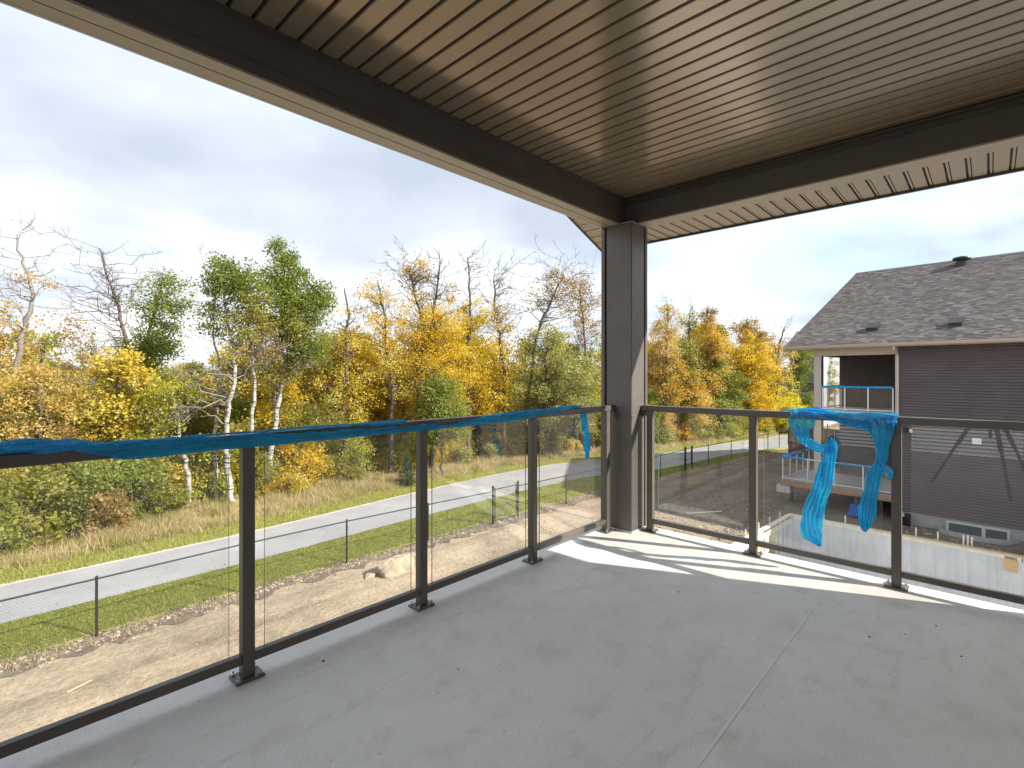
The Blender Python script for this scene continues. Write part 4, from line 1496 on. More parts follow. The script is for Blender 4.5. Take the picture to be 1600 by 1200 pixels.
def leaf_cloud(rng, centers, sig, per, size, tint_c, flat=.75, droop=0.0):
    """quads round cluster centres; tint per leaf follows its cluster"""
    n = len(centers)
    C = np.repeat(np.asarray(centers), per, axis=0)
    S = np.repeat(np.asarray(sig), per)
    N = len(C)
    d = rng.normal(size=(N, 3))
    d /= np.linalg.norm(d, axis=1, keepdims=True) + 1e-9
    rad = rng.random(N) ** .55
    off = d * (rad * 1.55 * S)[:, None]
    off[:, 2] *= flat
    P = C + off
    P[:, 2] -= droop * rad * S
    sz = size * (0.45 + 1.15 * rng.random(N) ** 1.4)
    a = rng.normal(size=(N, 3))
    a /= np.linalg.norm(a, axis=1, keepdims=True)
    b = np.cross(a, rng.normal(size=(N, 3)))
    b /= np.linalg.norm(b, axis=1, keepdims=True) + 1e-9
    a *= (sz * .62)[:, None]
    b *= (sz * .42)[:, None]
    V = np.empty((N, 4, 3))
    V[:, 0] = P - a
    V[:, 1] = P - b * 1.0 + a * .05
    V[:, 2] = P + a
    V[:, 3] = P + b
    t = np.repeat(np.asarray(tint_c), per) + rng.normal(scale=.20, size=N)
    return V.reshape(-1, 3), np.clip(t, 0, 1)


def trunk_at(pts, z):
    for i in range(len(pts) - 1):
        if pts[i][2] <= z <= pts[i + 1][2]:
            t = (z - pts[i][2]) / max(1e-6, pts[i + 1][2] - pts[i][2])
            return tuple(a + (b - a) * t for a, b in zip(pts[i], pts[i + 1])), (i + t) / (len(pts) - 1)
    return (pts[-1], 1.0) if z > pts[-1][2] else (pts[0], 0.0)


def branch(mb, rnd, a, b, r0, r1, wig=.12, n=5, seg=4):
    a, b = Vector(a), Vector(b)
    L = (b - a).length
    pts, rad = [], []
    sag = rnd.uniform(-.10, .16) * L
    for i in range(seg + 1):
        t = i / seg
        p = a.lerp(b, t)
        p.z += sag * math.sin(PI * t) * (.5 if t < 1 else 0)
        if 0 < i < seg:
            p += Vector((rnd.gauss(0, 1), rnd.gauss(0, 1), rnd.gauss(0, .8))) * wig * L * .5
        pts.append(p)
        rad.append(r0 + (r1 - r0) * t)
    mb.tube(pts, rad, n, cap=False)
    return pts


def twigs(mb, rnd, p, d, L, r, depth):
    """little bare side twigs"""
    d = Vector(d)
    for _ in range(rnd.randint(2, 3)):
        v = Vector((rnd.gauss(0, 1), rnd.gauss(0, 1), rnd.gauss(.35, .8))).normalized()
        v = (v + d * .8).normalized()
        l_ = L * rnd.uniform(.5, 1.1)
        pts = branch(mb, rnd, p, Vector(p) + v * l_, r, r * .45, .12, 3, 3)
        if depth > 0:
            twigs(mb, rnd, pts[2], v, l_ * .6, r * .6, depth - 1)


def make_tree(name, label, trunk, r0, bark, crowns, bare, per, seed, cat='tree', lsize=.105):
    rnd = random.Random(seed)
    rng = np.random.default_rng(seed)
    t = thing(name, label, cat, trunk[0])
    # smooth trunk with small crooks
    k = len(trunk) * 4
    tp, tr = [], []
    for i in range(k + 1):
        q = interp(trunk, i / k)
        u = i / k
        j = .05 if 0 < i < k else 0
        tp.append((q[0] + rnd.gauss(0, 1) * j, q[1] + rnd.gauss(0, 1) * j, q[2]))
        tr.append(max(.02, r0 * ((1.25 if u < .04 else 1.0) * (1 - .78 * u ** .9))))
    m_ = MB()
    m_.tube(tp, tr, 9)
    m_.build('trunk', 'bark_' + bark, t, smooth=True)
    br = MB()
    allV, allT, mats, midx = {}, {}, [], []
    for (cx, cy, cz, rx, rz, n, mat) in crowns:
        n = int(n * 1.45)
        cs, tc, sg = [], [], []
        for _ in range(n):
            while True:
                v = Vector((rnd.uniform(-1, 1), rnd.uniform(-1, 1), rnd.uniform(-1, 1)))
                if v.length < 1:
                    break
            v = v * (.55 + .45 * v.length)
            w = RIGHT * v.x * rx + np.array([-RIGHT[1], RIGHT[0], 0]) * v.y * rx * .95
            c = Vector((cx + w[0], cy + w[1], cz + v.z * rz))
            cs.append(tuple(c))
            tc.append(min(1, max(0, rnd.gauss(.5, .24))))
            sg.append(rnd.uniform(.26, .46) * (.75 + .25 * min(rx, 1.6)))
            if rnd.random() < .62:
                hz = math.hypot(c.x - trunk[0][0], c.y - trunk[0][1])
                za = c.z - rnd.uniform(.35, .9) * (.5 + .5 * rx)
                za = max(trunk[0][2] + .25 * (trunk[-1][2] - trunk[0][2]), min(za, trunk[-1][2] - .1))
                a, u = trunk_at(tp, za)
                rr = max(.012, r0 * (1 - .75 * u) * .30)
                pts = branch(br, rnd, a, c, rr, .009, .14, 4, 4)
                if rnd.random() < .5:
                    twigs(br, rnd, pts[3], (pts[4] - pts[3]).normalized(), .45, .008, 0)
        V, T = leaf_cloud(rng, cs, sg, per, lsize, tc)
        allV.setdefault(mat, []).append(V)
        allT.setdefault(mat, []).append(T)
    if br.v:
        br.build('branches', 'twig_grey' if bark in ('birch', 'snag') else 'twig_dark', t, kind='stuff')
    if bare:
        bb = MB()
        for (cx, cy, cz, rx, rz, n) in bare:
            for _ in range(n):
                v = Vector((rnd.gauss(0, .55), rnd.gauss(0, .55), rnd.gauss(.1, .6)))
                w = RIGHT * v.x * rx + np.array([-RIGHT[1], RIGHT[0], 0]) * v.y * rx
                c = Vector((cx + w[0], cy + w[1], cz + v.z * rz))
                za = min(c.z - rnd.uniform(.1, 1.1) * (.3 + .5 * rx), trunk[-1][2] - .05)
                za = max(za, trunk[0][2] + .5)
                a, u = trunk_at(tp, za)
                pts = branch(bb, rnd, a, c, max(.016, r0 * (1 - .75 * u) * .35), .010, .16, 4, 5)
                for q in (2, 3, 4, 5):
                    twigs(bb, rnd, pts[q], (pts[q] - pts[q - 1]).normalized(), .36 + .1 * rx, .0085, 1 if rnd.random() < .5 else 0)
        bb.build('bare_branches', 'twig_grey' if bark == 'snag' or name == 'birch_tree' else 'twig_dark', t, kind='stuff')
    off = Vector(trunk[0])
    for mat in allV:
        V = np.concatenate(allV[mat]) - np.array(trunk[0])
        np_mesh('crown', V, 4, ['leaf_' + mat], np.concatenate(allT[mat]), t)
    return t

TREES = [
 ('dead_tree','grey barkless snag with crooked bare top at far left of the wood',[(0.99,33.93,-4.8),(1.11,33.79,-0.3),(1.53,33.35,2.89),(1.86,33.0,4.86),(1.61,33.27,6.67),(1.36,33.53,7.82)],0.167,'snag',[(1.24,33.66,3.95,1.36,1.06,9,'orange'),(1.86,33.0,5.76,0.76,0.61,3,'orange')],[(1.45,33.44,5.76,1.82,2.12,24)],22),
 ('dead_tree','broken tree with split dark trunk and pale tangle of dead branches',[(3.59,32.63,-4.8),(3.74,32.47,-1.94),(4.02,32.17,0.58),(4.11,32.08,2.16),(3.95,32.24,3.27)],0.158,'snag',[(3.24,33.0,3.42,1.42,1.26,10,'rust'),(4.11,32.08,2.16,1.89,1.26,7,'rust')],[(3.46,32.77,2.63,1.89,1.1,22),(3.89,32.31,-1.94,1.74,1.1,16)],24),
 ('dead_tree','leafless grey tree with fan of bare branches behind the round green tree',[(6.54,36.79,-4.8),(6.38,36.95,0.81),(5.97,37.39,4.6),(5.5,37.89,6.87),(5.08,38.33,8.84)],0.152,'dark',[],[(5.32,38.08,6.49,2.84,2.27,46),(5.84,37.53,3.08,1.89,1.7,14)],0),
 ('poplar_tree','dark trunked green tree with ragged leafy head left of the birches',[(5.35,32.22,-4.8),(5.44,32.12,-2.07),(5.73,31.81,0.88),(6.19,31.33,3.51),(6.52,30.98,6.13)],0.164,'dark',[(6.66,30.83,5.21,1.44,1.44,34,'green'),(6.52,30.98,2.69,1.71,1.58,38,'green'),(5.73,31.81,2.19,0.85,1.31,14,'green'),(5.96,31.57,0.22,2.17,1.31,34,'olive'),(5.4,32.17,-1.42,1.81,1.31,24,'olive')],[(7.31,30.14,5.15,0.66,1.97,6)],34),
 ('birch_tree','short white birch leaning left,lime leaves,left of the birch pair',[(6.71,26.41,-4.8),(6.61,26.51,-3.13),(6.43,26.7,-1.68),(6.25,26.89,-0.23),(6.17,26.98,0.79)],0.138,'birch',[(6.27,26.87,0.93,1.22,0.76,16,'lime'),(6.01,27.15,-0.23,1.31,0.87,16,'lime')],[(6.57,26.56,-0.23,1.45,0.87,10)],26),
 ('birch_tree','slender white birch standing against the bigger forked birch',[(7.75,26.03,-4.8),(7.69,26.1,-3.23),(7.63,26.16,-0.86),(7.67,26.12,1.22),(7.65,26.14,3.3),(7.57,26.23,5.67)],0.104,'birch',[(7.73,26.05,5.38,0.71,1.31,14,'green'),(7.52,26.27,3.89,0.71,0.89,8,'olive')],[(7.52,26.27,5.67,0.53,1.19,8)],26),
 ('birch_tree','forked white birch with airy green crown in the middle of the clump',[(8.01,25.32,-4.8),(7.97,25.36,-3.17),(7.89,25.44,-1.71),(7.97,25.36,-0.24),(8.17,25.15,1.08),(8.07,25.25,2.69),(7.87,25.47,4.74),(7.75,25.59,6.5)],0.154,'birch',[(7.73,25.61,5.91,0.88,0.94,20,'green'),(8.39,24.91,5.62,1.0,1.23,28,'green'),(8.63,24.66,4.15,0.88,1.23,22,'olive'),(8.13,25.19,3.27,0.94,1.05,12,'olive')],[(6.83,26.57,0.93,1.61,0.88,10),(7.83,25.51,2.1,1.46,1.17,14)],28),
 ('birch_tree','white birch bending left below a grey brush of dead twigs',[(8.79,25.66,-4.8),(8.93,25.51,-1.81),(9.1,25.33,0.31),(9.02,25.42,2.13),(8.89,25.55,3.34),(8.97,25.46,4.55)],0.121,'birch',[(9.1,25.33,4.55,1.03,1.39,18,'olive'),(9.45,24.96,3.34,0.85,1.21,10,'rust')],[(9.1,25.33,2.58,1.36,0.91,26)],24),
 ('birch_tree','tallest white birch with dense pointed green crown',[(10.0,26.56,-4.8),(10.24,26.3,-2.33),(10.44,26.09,-0.4),(10.62,25.91,1.21),(10.62,25.91,3.46),(10.6,25.93,5.72),(10.6,25.93,7.97)],0.169,'birch',[(10.6,25.93,7.39,0.58,0.9,16,'green'),(10.77,25.74,6.04,1.22,0.97,32,'green'),(11.26,25.23,5.07,1.55,1.35,46,'green'),(10.77,25.74,3.79,1.67,1.35,46,'olive'),(11.59,24.88,2.82,1.29,1.16,26,'green'),(10.37,26.16,1.86,1.42,1.16,20,'olive'),(11.92,24.52,5.4,0.58,0.97,8,'green')],[(10.6,25.93,2.18,1.93,1.29,10)],38),
 ('birch_tree','thin young birch with white foot and olive head in the dry grass',[(11.5,27.16,-4.8),(11.62,27.03,-3.74),(11.73,26.91,-2.72),(11.87,26.76,-1.52)],0.085,'birch',[(12.04,26.59,-1.52,1.64,1.02,22,'olive'),(11.45,27.21,-0.84,1.02,1.02,10,'olive'),(12.74,25.84,-1.01,1.19,1.19,14,'olive')],[],34),
 ('aspen_tree','straight aspen with snapped dark top and thin yellow leaves',[(14.46,26.93,-4.8),(14.49,26.9,-2.83),(14.51,26.88,0.1),(14.59,26.8,3.02),(14.66,26.72,4.86),(14.54,26.85,6.32)],0.156,'dark',[(14.56,26.82,3.76,1.54,1.46,14,'yellow'),(14.06,27.36,1.19,1.46,1.83,16,'yellow'),(15.19,26.16,0.46,1.46,1.65,18,'yellow')],[(14.56,26.82,3.76,1.46,1.46,12)],20),
 ('aspen_tree','yellow aspen with forked dark trunk beside the snapped aspen',[(16.94,25.77,-4.8),(16.94,25.77,-2.22),(16.94,25.77,0.81),(16.73,25.99,3.08),(16.57,26.15,5.36),(16.36,26.37,6.87)],0.161,'dark',[(16.23,26.51,5.73,1.29,1.52,20,'gold'),(16.75,25.96,3.84,1.29,1.29,16,'gold'),(17.27,25.41,1.57,1.67,1.89,30,'yellow'),(15.97,26.79,3.84,0.98,1.52,8,'gold')],[(16.62,26.1,5.73,1.52,1.14,8)],22),
 ('aspen_tree','tall gold aspen with bare twigs rising above its left side',[(18.66,25.4,-4.8),(18.57,25.49,-2.34),(18.66,25.4,0.79),(18.79,25.26,3.92),(18.47,25.6,6.27),(18.25,25.83,7.84)],0.176,'dark',[(18.66,25.4,4.71,1.8,1.72,44,'gold'),(18.25,25.83,2.36,1.88,1.96,40,'gold'),(18.52,25.54,7.45,1.33,1.02,10,'orange')],[(18.25,25.83,6.66,2.35,1.96,26),(18.52,25.54,7.45,1.57,1.02,20)],26),
 ('aspen_tree','gold aspen with black forked bare crown top',[(19.53,25.2,-4.8),(19.45,25.29,-2.4),(19.39,25.35,0.78),(19.37,25.38,3.57),(19.64,25.09,5.95),(19.86,24.86,8.34)],0.199,'dark',[(19.91,24.8,3.96,1.83,1.83,44,'gold'),(20.32,24.36,1.58,1.99,1.99,44,'gold'),(19.37,25.38,0.39,1.59,1.99,26,'yellow')],[(19.91,24.8,6.95,1.59,1.79,32)],28),
 ('aspen_tree','slim yellow aspen with tall bare leader like a fork',[(23.43,26.17,-4.8),(23.37,26.24,-2.81),(23.34,26.27,0.72),(23.4,26.2,4.26),(23.49,26.11,6.91),(23.37,26.24,9.47)],0.177,'dark',[(23.79,25.78,5.14,1.24,1.94,18,'yellow'),(23.19,26.43,4.26,1.15,2.21,22,'yellow'),(23.79,25.78,1.16,2.12,2.65,44,'gold'),(23.03,26.59,6.47,0.88,1.33,5,'orange')],[(23.64,25.95,8.23,1.15,1.77,20)],24),
 ('aspen_tree','thinly leaved aspen with crooked bare branches left of the willow',[(25.78,25.13,-4.8),(25.81,25.1,-2.93),(25.78,25.13,0.7),(25.63,25.3,3.43),(25.41,25.53,5.7),(25.28,25.66,7.98)],0.193,'dark',[(25.87,25.03,2.52,1.82,2.45,22,'yellow'),(25.56,25.36,5.25,1.36,1.82,10,'orange'),(25.25,25.7,-0.21,1.82,2.27,26,'gold')],[(25.72,25.2,6.61,1.91,2.27,36),(26.19,24.7,8.43,0.91,1.82,14)],20),
 ('poplar_tree','tall leaning poplar with rust brown topmost leaves over the willow',[(27.28,25.73,-4.8),(27.77,25.22,-3.11),(28.19,24.77,0.68),(28.58,24.35,4.46),(29.29,23.6,6.83),(29.88,22.98,8.73)],0.189,'dark',[(29.94,22.91,8.02,1.42,1.42,16,'rust'),(28.9,24.01,6.83,1.89,1.89,8,'rust'),(30.69,22.12,5.89,1.42,1.89,10,'rust')],[(29.23,23.67,7.31,2.84,2.37,46)],20),
 ('willow_tree','wide pale green willow bush between bare trees and deck column',[(28.13,23.37,-4.8),(28.2,23.3,-3.91),(28.13,23.37,-1.15),(28.2,23.3,1.62),(28.29,23.2,3.46)],0.207,'dark',[(28.13,23.37,3.23,2.12,1.94,46,'sage'),(29.4,22.03,1.16,2.49,2.12,54,'sage'),(27.66,23.87,0.23,2.3,2.03,46,'sage'),(29.87,21.53,-1.15,2.49,1.84,44,'sage'),(28.45,23.03,-2.07,2.49,1.57,36,'sage')],[(28.13,23.37,4.38,2.3,1.38,8)],36),
 ('poplar_tree','brown leaved thin poplar beside the deck column',[(32.25,22.64,-4.8),(32.15,22.75,-2.3),(32.25,22.64,1.64),(32.15,22.75,4.59),(31.92,23.0,7.79)],0.172,'dark',[(32.25,22.64,5.57,1.48,2.22,16,'rust'),(32.76,22.11,2.13,1.48,2.46,22,'olive'),(31.92,23.0,8.04,1.28,1.18,8,'rust')],[(32.25,22.64,6.56,1.97,2.46,30)],22),
 ('round_bush','round mid green bush glowing in front of the gold aspens',[(19.02,23.56,-4.8),(18.99,23.59,-3.74),(18.96,23.62,-1.84),(18.96,23.62,-0.33)],0.114,'dark',[(18.96,23.62,0.62,1.29,1.14,36,'bush'),(19.02,23.56,-0.89,1.59,1.21,48,'bush'),(18.57,24.03,-2.22,1.14,0.83,18,'bush'),(19.54,23.01,-1.84,0.91,0.91,16,'bush')],[],40),
 ('aspen_tree','tan and orange aspen just right of the deck column',[(40.76,20.18,-4.8),(40.76,20.18,-1.63),(40.73,20.22,1.67),(40.8,20.14,4.96),(40.84,20.1,7.44)],0.165,'dark',[(40.76,20.18,5.79,1.32,1.87,24,'tan'),(40.5,20.46,3.32,1.65,2.2,34,'tan'),(40.99,19.94,0.57,1.76,2.2,34,'orange'),(40.01,20.98,0.57,1.1,3.3,22,'rust')],[(40.76,20.18,6.61,1.1,1.65,10)],30),
 ('aspen_tree','narrow olive leaved aspen between two orange crowns',[(45.43,20.34,-4.8),(45.47,20.29,-1.86),(45.47,20.29,1.7),(45.47,20.29,4.66),(45.51,20.25,7.33)],0.148,'dark',[(45.51,20.25,6.15,0.83,1.54,10,'olive'),(45.59,20.16,2.88,1.54,1.78,26,'bush'),(45.39,20.38,0.51,1.54,2.14,22,'olive')],[(45.51,20.25,6.44,0.83,1.54,8)],28),
 ('aspen_tree','pointed orange and green aspen,tallest in the right wood',[(46.15,18.84,-4.8),(46.15,18.84,-1.83),(46.15,18.84,1.69),(46.15,18.84,5.21),(46.15,18.84,7.68)],0.176,'dark',[(46.15,18.84,6.51,0.82,1.41,16,'rust'),(46.23,18.75,4.63,1.29,1.64,26,'orange'),(46.8,18.16,3.75,1.17,1.76,16,'tan'),(46.23,18.75,1.4,1.76,2.0,30,'orange')],[],32),
 ('aspen_tree','peach orange aspen low in front of the right wood',[(43.73,19.22,-4.8),(43.73,19.22,-3.43),(43.69,19.27,-1.16),(43.73,19.22,1.11)],0.142,'dark',[(43.73,19.22,0.54,1.02,1.48,24,'orange'),(43.96,18.98,-1.44,1.48,1.59,36,'peach'),(43.57,19.39,-2.86,1.25,1.14,16,'orange')],[],34),
 ('poplar_tree','plain green poplar before the broad golden tree',[(47.38,18.27,-4.8),(47.38,18.27,-3.05),(47.38,18.27,0.51),(47.42,18.22,2.88)],0.148,'dark',[(47.3,18.35,1.1,1.31,2.02,30,'bush'),(47.42,18.22,-1.86,1.78,2.14,40,'bush'),(48.44,17.14,-0.08,1.07,2.37,24,'bush')],[],36),
 ('aspen_tree','broad golden aspen with brown crown tips in the right wood',[(52.23,17.5,-4.8),(52.23,17.5,-2.07),(52.23,17.5,1.72),(52.31,17.41,4.88),(52.23,17.5,6.77)],0.221,'dark',[(52.23,17.5,6.01,1.52,1.01,20,'rust'),(51.97,17.78,3.93,2.4,1.89,56,'gold'),(52.92,16.77,2.35,2.27,2.53,56,'gold'),(52.31,17.41,-0.18,2.53,2.53,56,'gold'),(53.27,16.4,-2.07,1.64,1.89,24,'gold'),(53.35,16.31,5.19,1.01,1.52,10,'rust')],[],36),
 ('aspen_tree','half bare aspen with yellow lower leaves left of the neighbour roof',[(56.43,15.96,-4.8),(56.43,15.96,-2.21),(56.48,15.91,1.73),(56.75,15.62,5.02),(57.11,15.24,6.33)],0.197,'dark',[(56.84,15.53,3.05,1.58,1.58,14,'tan'),(56.21,16.2,4.03,1.18,1.05,10,'orange'),(56.52,15.86,0.42,1.71,1.97,24,'yellow')],[(56.75,15.62,4.36,1.71,2.36,26)],26),
 ('broad_bush','bright lemon yellow bush at the bend of the path',[(57.38,15.68,-4.8),(57.38,15.68,-4.23),(57.38,15.68,-2.24)],0.166,'dark',[(57.07,16.01,-1.58,2.25,1.59,40,'lemon'),(58.2,14.81,-2.9,1.86,1.46,30,'lemon'),(56.61,16.5,-3.57,1.99,1.19,24,'lemon'),(58.89,14.09,-3.57,1.06,1.19,12,'lemon')],[],40),
 ('poplar_tree','dark green poplar overlapping the corner of the neighbour roof',[(63.49,15.76,-4.8),(63.49,15.76,-2.55),(63.49,15.76,1.77),(63.19,16.08,4.65)],0.216,'dark',[(63.19,16.08,4.29,1.58,1.44,24,'green'),(63.78,15.45,1.77,1.73,2.59,44,'green'),(63.69,15.56,-1.83,1.73,2.45,34,'green')],[],38),
 ('poplar_tree','green poplar seen through the neighbour upper balcony',[(70.38,14.29,-4.8),(70.38,14.29,-1.28),(70.27,14.41,2.57),(70.27,14.41,4.11)],0.231,'dark',[(70.16,14.52,2.96,1.39,1.85,24,'olive'),(70.48,14.18,0.26,1.54,2.16,30,'olive'),(70.01,14.69,-2.05,1.23,1.69,20,'olive')],[],38),
 ('small_tree','small orange tree behind the neighbour upper balcony',[(75.67,14.51,-4.8),(75.67,14.51,-2.27),(75.61,14.57,0.19)],0.164,'dark',[(75.61,14.57,0.19,0.74,1.15,14,'orange'),(75.44,14.75,-1.61,0.74,0.82,8,'orange')],[],30),
]

for i_, (nm, lab, tr_, r0_, bk_, cr_, tw_, lp_) in enumerate(TREES):
    make_tree(nm, lab, tr_, r0_, bk_, cr_, tw_, int(lp_ * 3.1) if lp_ else 0, 100 + i_, 'bush' if 'bush' in nm else 'tree', .078 if tr_[0][1] > 20 and tr_[0][0] < 20 else .098)


# spruces at the edge of the wood
def spruce(label, x, y, H, R_, seed):
    rng = np.random.default_rng(seed)
    t = thing('spruce_tree', label, 'tree', (x, y, G))
    m_ = MB()
    m_.tube([(x, y, G - .05), (x, y, G + H * .5), (x, y, G + H * .97)], [.05, .03, .008], 7)
    m_.build('trunk', 'bark_dark', t)
    V, T = [], []
    rnd = random.Random(seed)
    z = .12
    br = MB()
    while z < H:
        f = 1 - z / H
        L = R_ * (f ** .85) * rnd.uniform(.85, 1.1) + .04
        nb_ = max(5, int(9 * f + 4))
        for k in range(nb_):
            a = 2 * PI * (k + rnd.random() * .7) / nb_
            l_ = L * rnd.uniform(.75, 1.1)
            n = int(34 * l_ / R_) + 8
            u = rng.random(n) ** .7
            px = np.cos(a) * l_ * u + rng.normal(scale=.035, size=n)
            py = np.sin(a) * l_ * u + rng.normal(scale=.035, size=n)
            pz = z - .22 * l_ * u + .10 * l_ * u * u + rng.normal(scale=.02, size=n)
            P = np.stack([px, py, pz], 1)
            d = np.stack([np.cos(a + rng.normal(scale=.7, size=n)), np.sin(a + rng.normal(scale=.7, size=n)), rng.normal(-.1, .3, size=n)], 1)
            s = np.cross(d, rng.normal(size=(n, 3)))
            s /= np.linalg.norm(s, axis=1, keepdims=True) + 1e-9
            d *= .06
            s *= .016
            q = np.empty((n, 4, 3))
            q[:, 0], q[:, 1], q[:, 2], q[:, 3] = P - d * .5, P - s, P + d, P + s
            V.append(q.reshape(-1, 3))
            T.append(np.clip(rng.normal(.3 + .4 * u, .18), 0, 1))
        z += .085 + .05 * f
    np_mesh('crown', np.concatenate(V), 4, ['leaf_spruce'], np.concatenate(T), t)


spruce('small dark spruce at the wood edge left of the second railing post', 16.1, 23.0, 1.75, .75, 5)
spruce('little conical spruce near the deck column', 29.1, 23.3, 2.1, .85, 6)

# thicket: shrubs and saplings of a few meshes, each a thing of its own
rngv = random.Random(77)


def shrub_mesh(kind, seed):
    rnd = random.Random(seed)
    rng = np.random.default_rng(seed)
    R_, H, n, per, sig = {'low': (.95, 1.3, 34, 60, .26), 'mid': (1.35, 2.5, 60, 60, .32), 'tall': (1.2, 4.4, 70, 60, .36), 'wispy': (1.1, 3.4, 40, 46, .34)}[kind]
    cs, tc, sg = [], [], []
    st = MB()
    for _ in range(n):
        a = rnd.uniform(0, 2 * PI)
        h_ = rnd.random() ** .8
        rr = R_ * math.sqrt(rnd.random()) * math.sin(PI * min(1, .18 + .72 * h_)) ** .7
        c = (rr * math.cos(a), rr * math.sin(a), .15 + h_ * (H - .2))
        cs.append(c)
        tc.append(min(1, max(0, rnd.gauss(.5, .25))))
        sg.append(sig * rnd.uniform(.7, 1.25))
        if rnd.random() < .35:
            branch(st, rnd, (rnd.gauss(0, .08), rnd.gauss(0, .08), -.05), c, .022, .006, .1, 4, 4)
    V, T = leaf_cloud(rng, cs, sg, int(per * 1.35), .088, tc, .8)
    sv = np.array([st.v[i] for f in st.f for i in f]).reshape(-1, 3)
    me = bpy.data.meshes.new('shrub')
    allv = np.concatenate([V, sv])
    nv, nf = len(allv), len(allv) // 4
    me.vertices.add(nv)
    me.vertices.foreach_set('co', allv.astype(np.float32).ravel())
    me.loops.add(nv)
    me.loops.foreach_set('vertex_index', np.arange(nv, dtype=np.int32))
    me.polygons.add(nf)
    me.polygons.foreach_set('loop_start', np.arange(0, nv, 4, dtype=np.int32))
    me.materials.append(MATS['leaf_olive'])
    me.materials.append(MATS['twig_grey'])
    mi = np.zeros(nf, dtype=np.int32)
    mi[len(V) // 4:] = 1
    me.polygons.foreach_set('material_index', mi)
    at_ = me.attributes.new('tint', 'FLOAT', 'FACE')
    at_.data.foreach_set('value', np.concatenate([T, np.full(nf - len(T), .5)]).astype(np.float32))
    me.update(calc_edges=True)
    return me


SHRUBS = {k: [shrub_mesh(k, 900 + 17 * j + i) for i in range(3)] for j, k in enumerate(('low', 'mid', 'tall', 'wispy'))}
ADJ = {'green': 'dark green', 'olive': 'olive green', 'lime': 'lime green', 'yellow': 'yellow', 'gold': 'golden', 'orange': 'orange', 'rust': 'rust brown', 'sage': 'pale sage green', 'bush': 'fresh green', 'tan': 'tan', 'peach': 'peach orange', 'lemon': 'lemon yellow'}
SIZE = {'low': 'low', 'mid': 'bushy', 'tall': 'tall', 'wispy': 'wispy'}


def shrub(kind, mat, x, y, s, zone):
    me = rngv.choice(SHRUBS[kind])
    o = bpy.data.objects.new('shrub', me)
    COL.objects.link(o)
    o.location = (x, y, G)
    o.rotation_euler = (0, 0, rngv.uniform(0, 6.28))
    o.scale = (s * rngv.uniform(.85, 1.15), s * rngv.uniform(.85, 1.15), s * rngv.uniform(.85, 1.15))
    o.material_slots[0].link = 'OBJECT'
    o.material_slots[0].material = MATS['leaf_' + mat]
    lab = '%s %s shrub in the thicket %s' % (SIZE[kind], ADJ[mat], zone)
    return link_props(o, lab, 'shrub', lab.replace(' shrub ', ' shrubs ').replace('  ', ' '))


def wood_y(x):
    for i in range(len(WOOD_NEAR) - 1):
        a, b = WOOD_NEAR[i], WOOD_NEAR[i + 1]
        if a[0] <= x <= b[0]:
            return a[1] + (b[1] - a[1]) * (x - a[0]) / (b[0] - a[0])
    return 7


F2 = (math.cos(math.radians(43.33)), math.sin(math.radians(43.33)))


def px_of(x, y):
    d = x * F2[0] + y * F2[1]
    return 800 + 792 * (x * F2[1] - y * F2[0]) / max(d, .1)


def zone_of(x):
    return 'left of the birches' if x < 5.5 else ('round the birch trunks' if x < 12.5 else ('under the golden aspens' if x < 21 else ('behind the deck column' if x < 36 else 'of the right wood')))


PAL = {0: ['bush', 'olive', 'lime', 'olive', 'rust', 'yellow', 'olive', 'lime', 'tan'], 1: ['olive', 'yellow', 'yellow', 'lime', 'gold', 'lime', 'bush'], 2: ['gold', 'yellow', 'olive', 'gold', 'sage', 'olive', 'orange'], 3: ['sage', 'olive', 'sage', 'tan', 'bush', 'yellow'], 4: ['olive', 'bush', 'sage', 'orange', 'lemon', 'gold', 'olive']}


def zi(x):
    return 0 if x < 5.5 else (1 if x < 12.5 else (2 if x < 21 else (3 if x < 36 else 4)))


cnt = 0
x = -16.0
while x < 60:
    # front row: low shrubs at the edge, bigger ones behind
    y0 = wood_y(x)
    far = x > 34
    rows_ = [(0.5, 'low', .9), (2.2, 'low', 1.15), (4.0, 'mid', 1.0), (7.0, 'mid', 1.25), (11.0, 'wispy', 1.15), (16, 'mid', 1.6)] if not far else [(.5, 'low', 1.1), (1.4, 'mid', 1.0), (2.6, 'mid', 1.2), (4.2, 'tall', 1.05), (6.5, 'tall', 1.25)]
    for (dy, kd, sc) in rows_:
        if rngv.random() < (.15 if dy < 3 else .15):
            continue
        yy = y0 + dy + rngv.uniform(-.8, .9)
        xx = x + rngv.uniform(-.9, .9)
        mat = rngv.choice(PAL[zi(xx)])
        kk = kd
        if kd == 'mid' and rngv.random() < .25:
            kk = 'tall' if not (xx > 18 and xx < 25) else 'mid'
        shrub(kk, mat, xx, yy, sc * rngv.uniform(.75, 1.1), zone_of(xx))
        cnt += 1
    x += 1.5 if x < 30 else 1.6
# dense dark bushes at the far left edge of the wood, close to the path
for (x, y, k, mat, s) in ((-1.0, 24.0, 'mid', 'green', 1.1), (1.0, 24.6, 'mid', 'olive', 1.2), (-2.6, 23.3, 'low', 'bush', 1.3), (2.8, 25.2, 'mid', 'bush', 1.0), (4.4, 26.0, 'mid', 'bush', 1.1), (0.2, 23.2, 'low', 'bush', 1.0), (5.0, 27.2, 'mid', 'olive', 1.2), (3.4, 24.4, 'low', 'rust', 1.0), (-4.5, 24, 'mid', 'olive', 1.3)):
    shrub(k, mat, x, y, s, 'beside the path at the left edge')

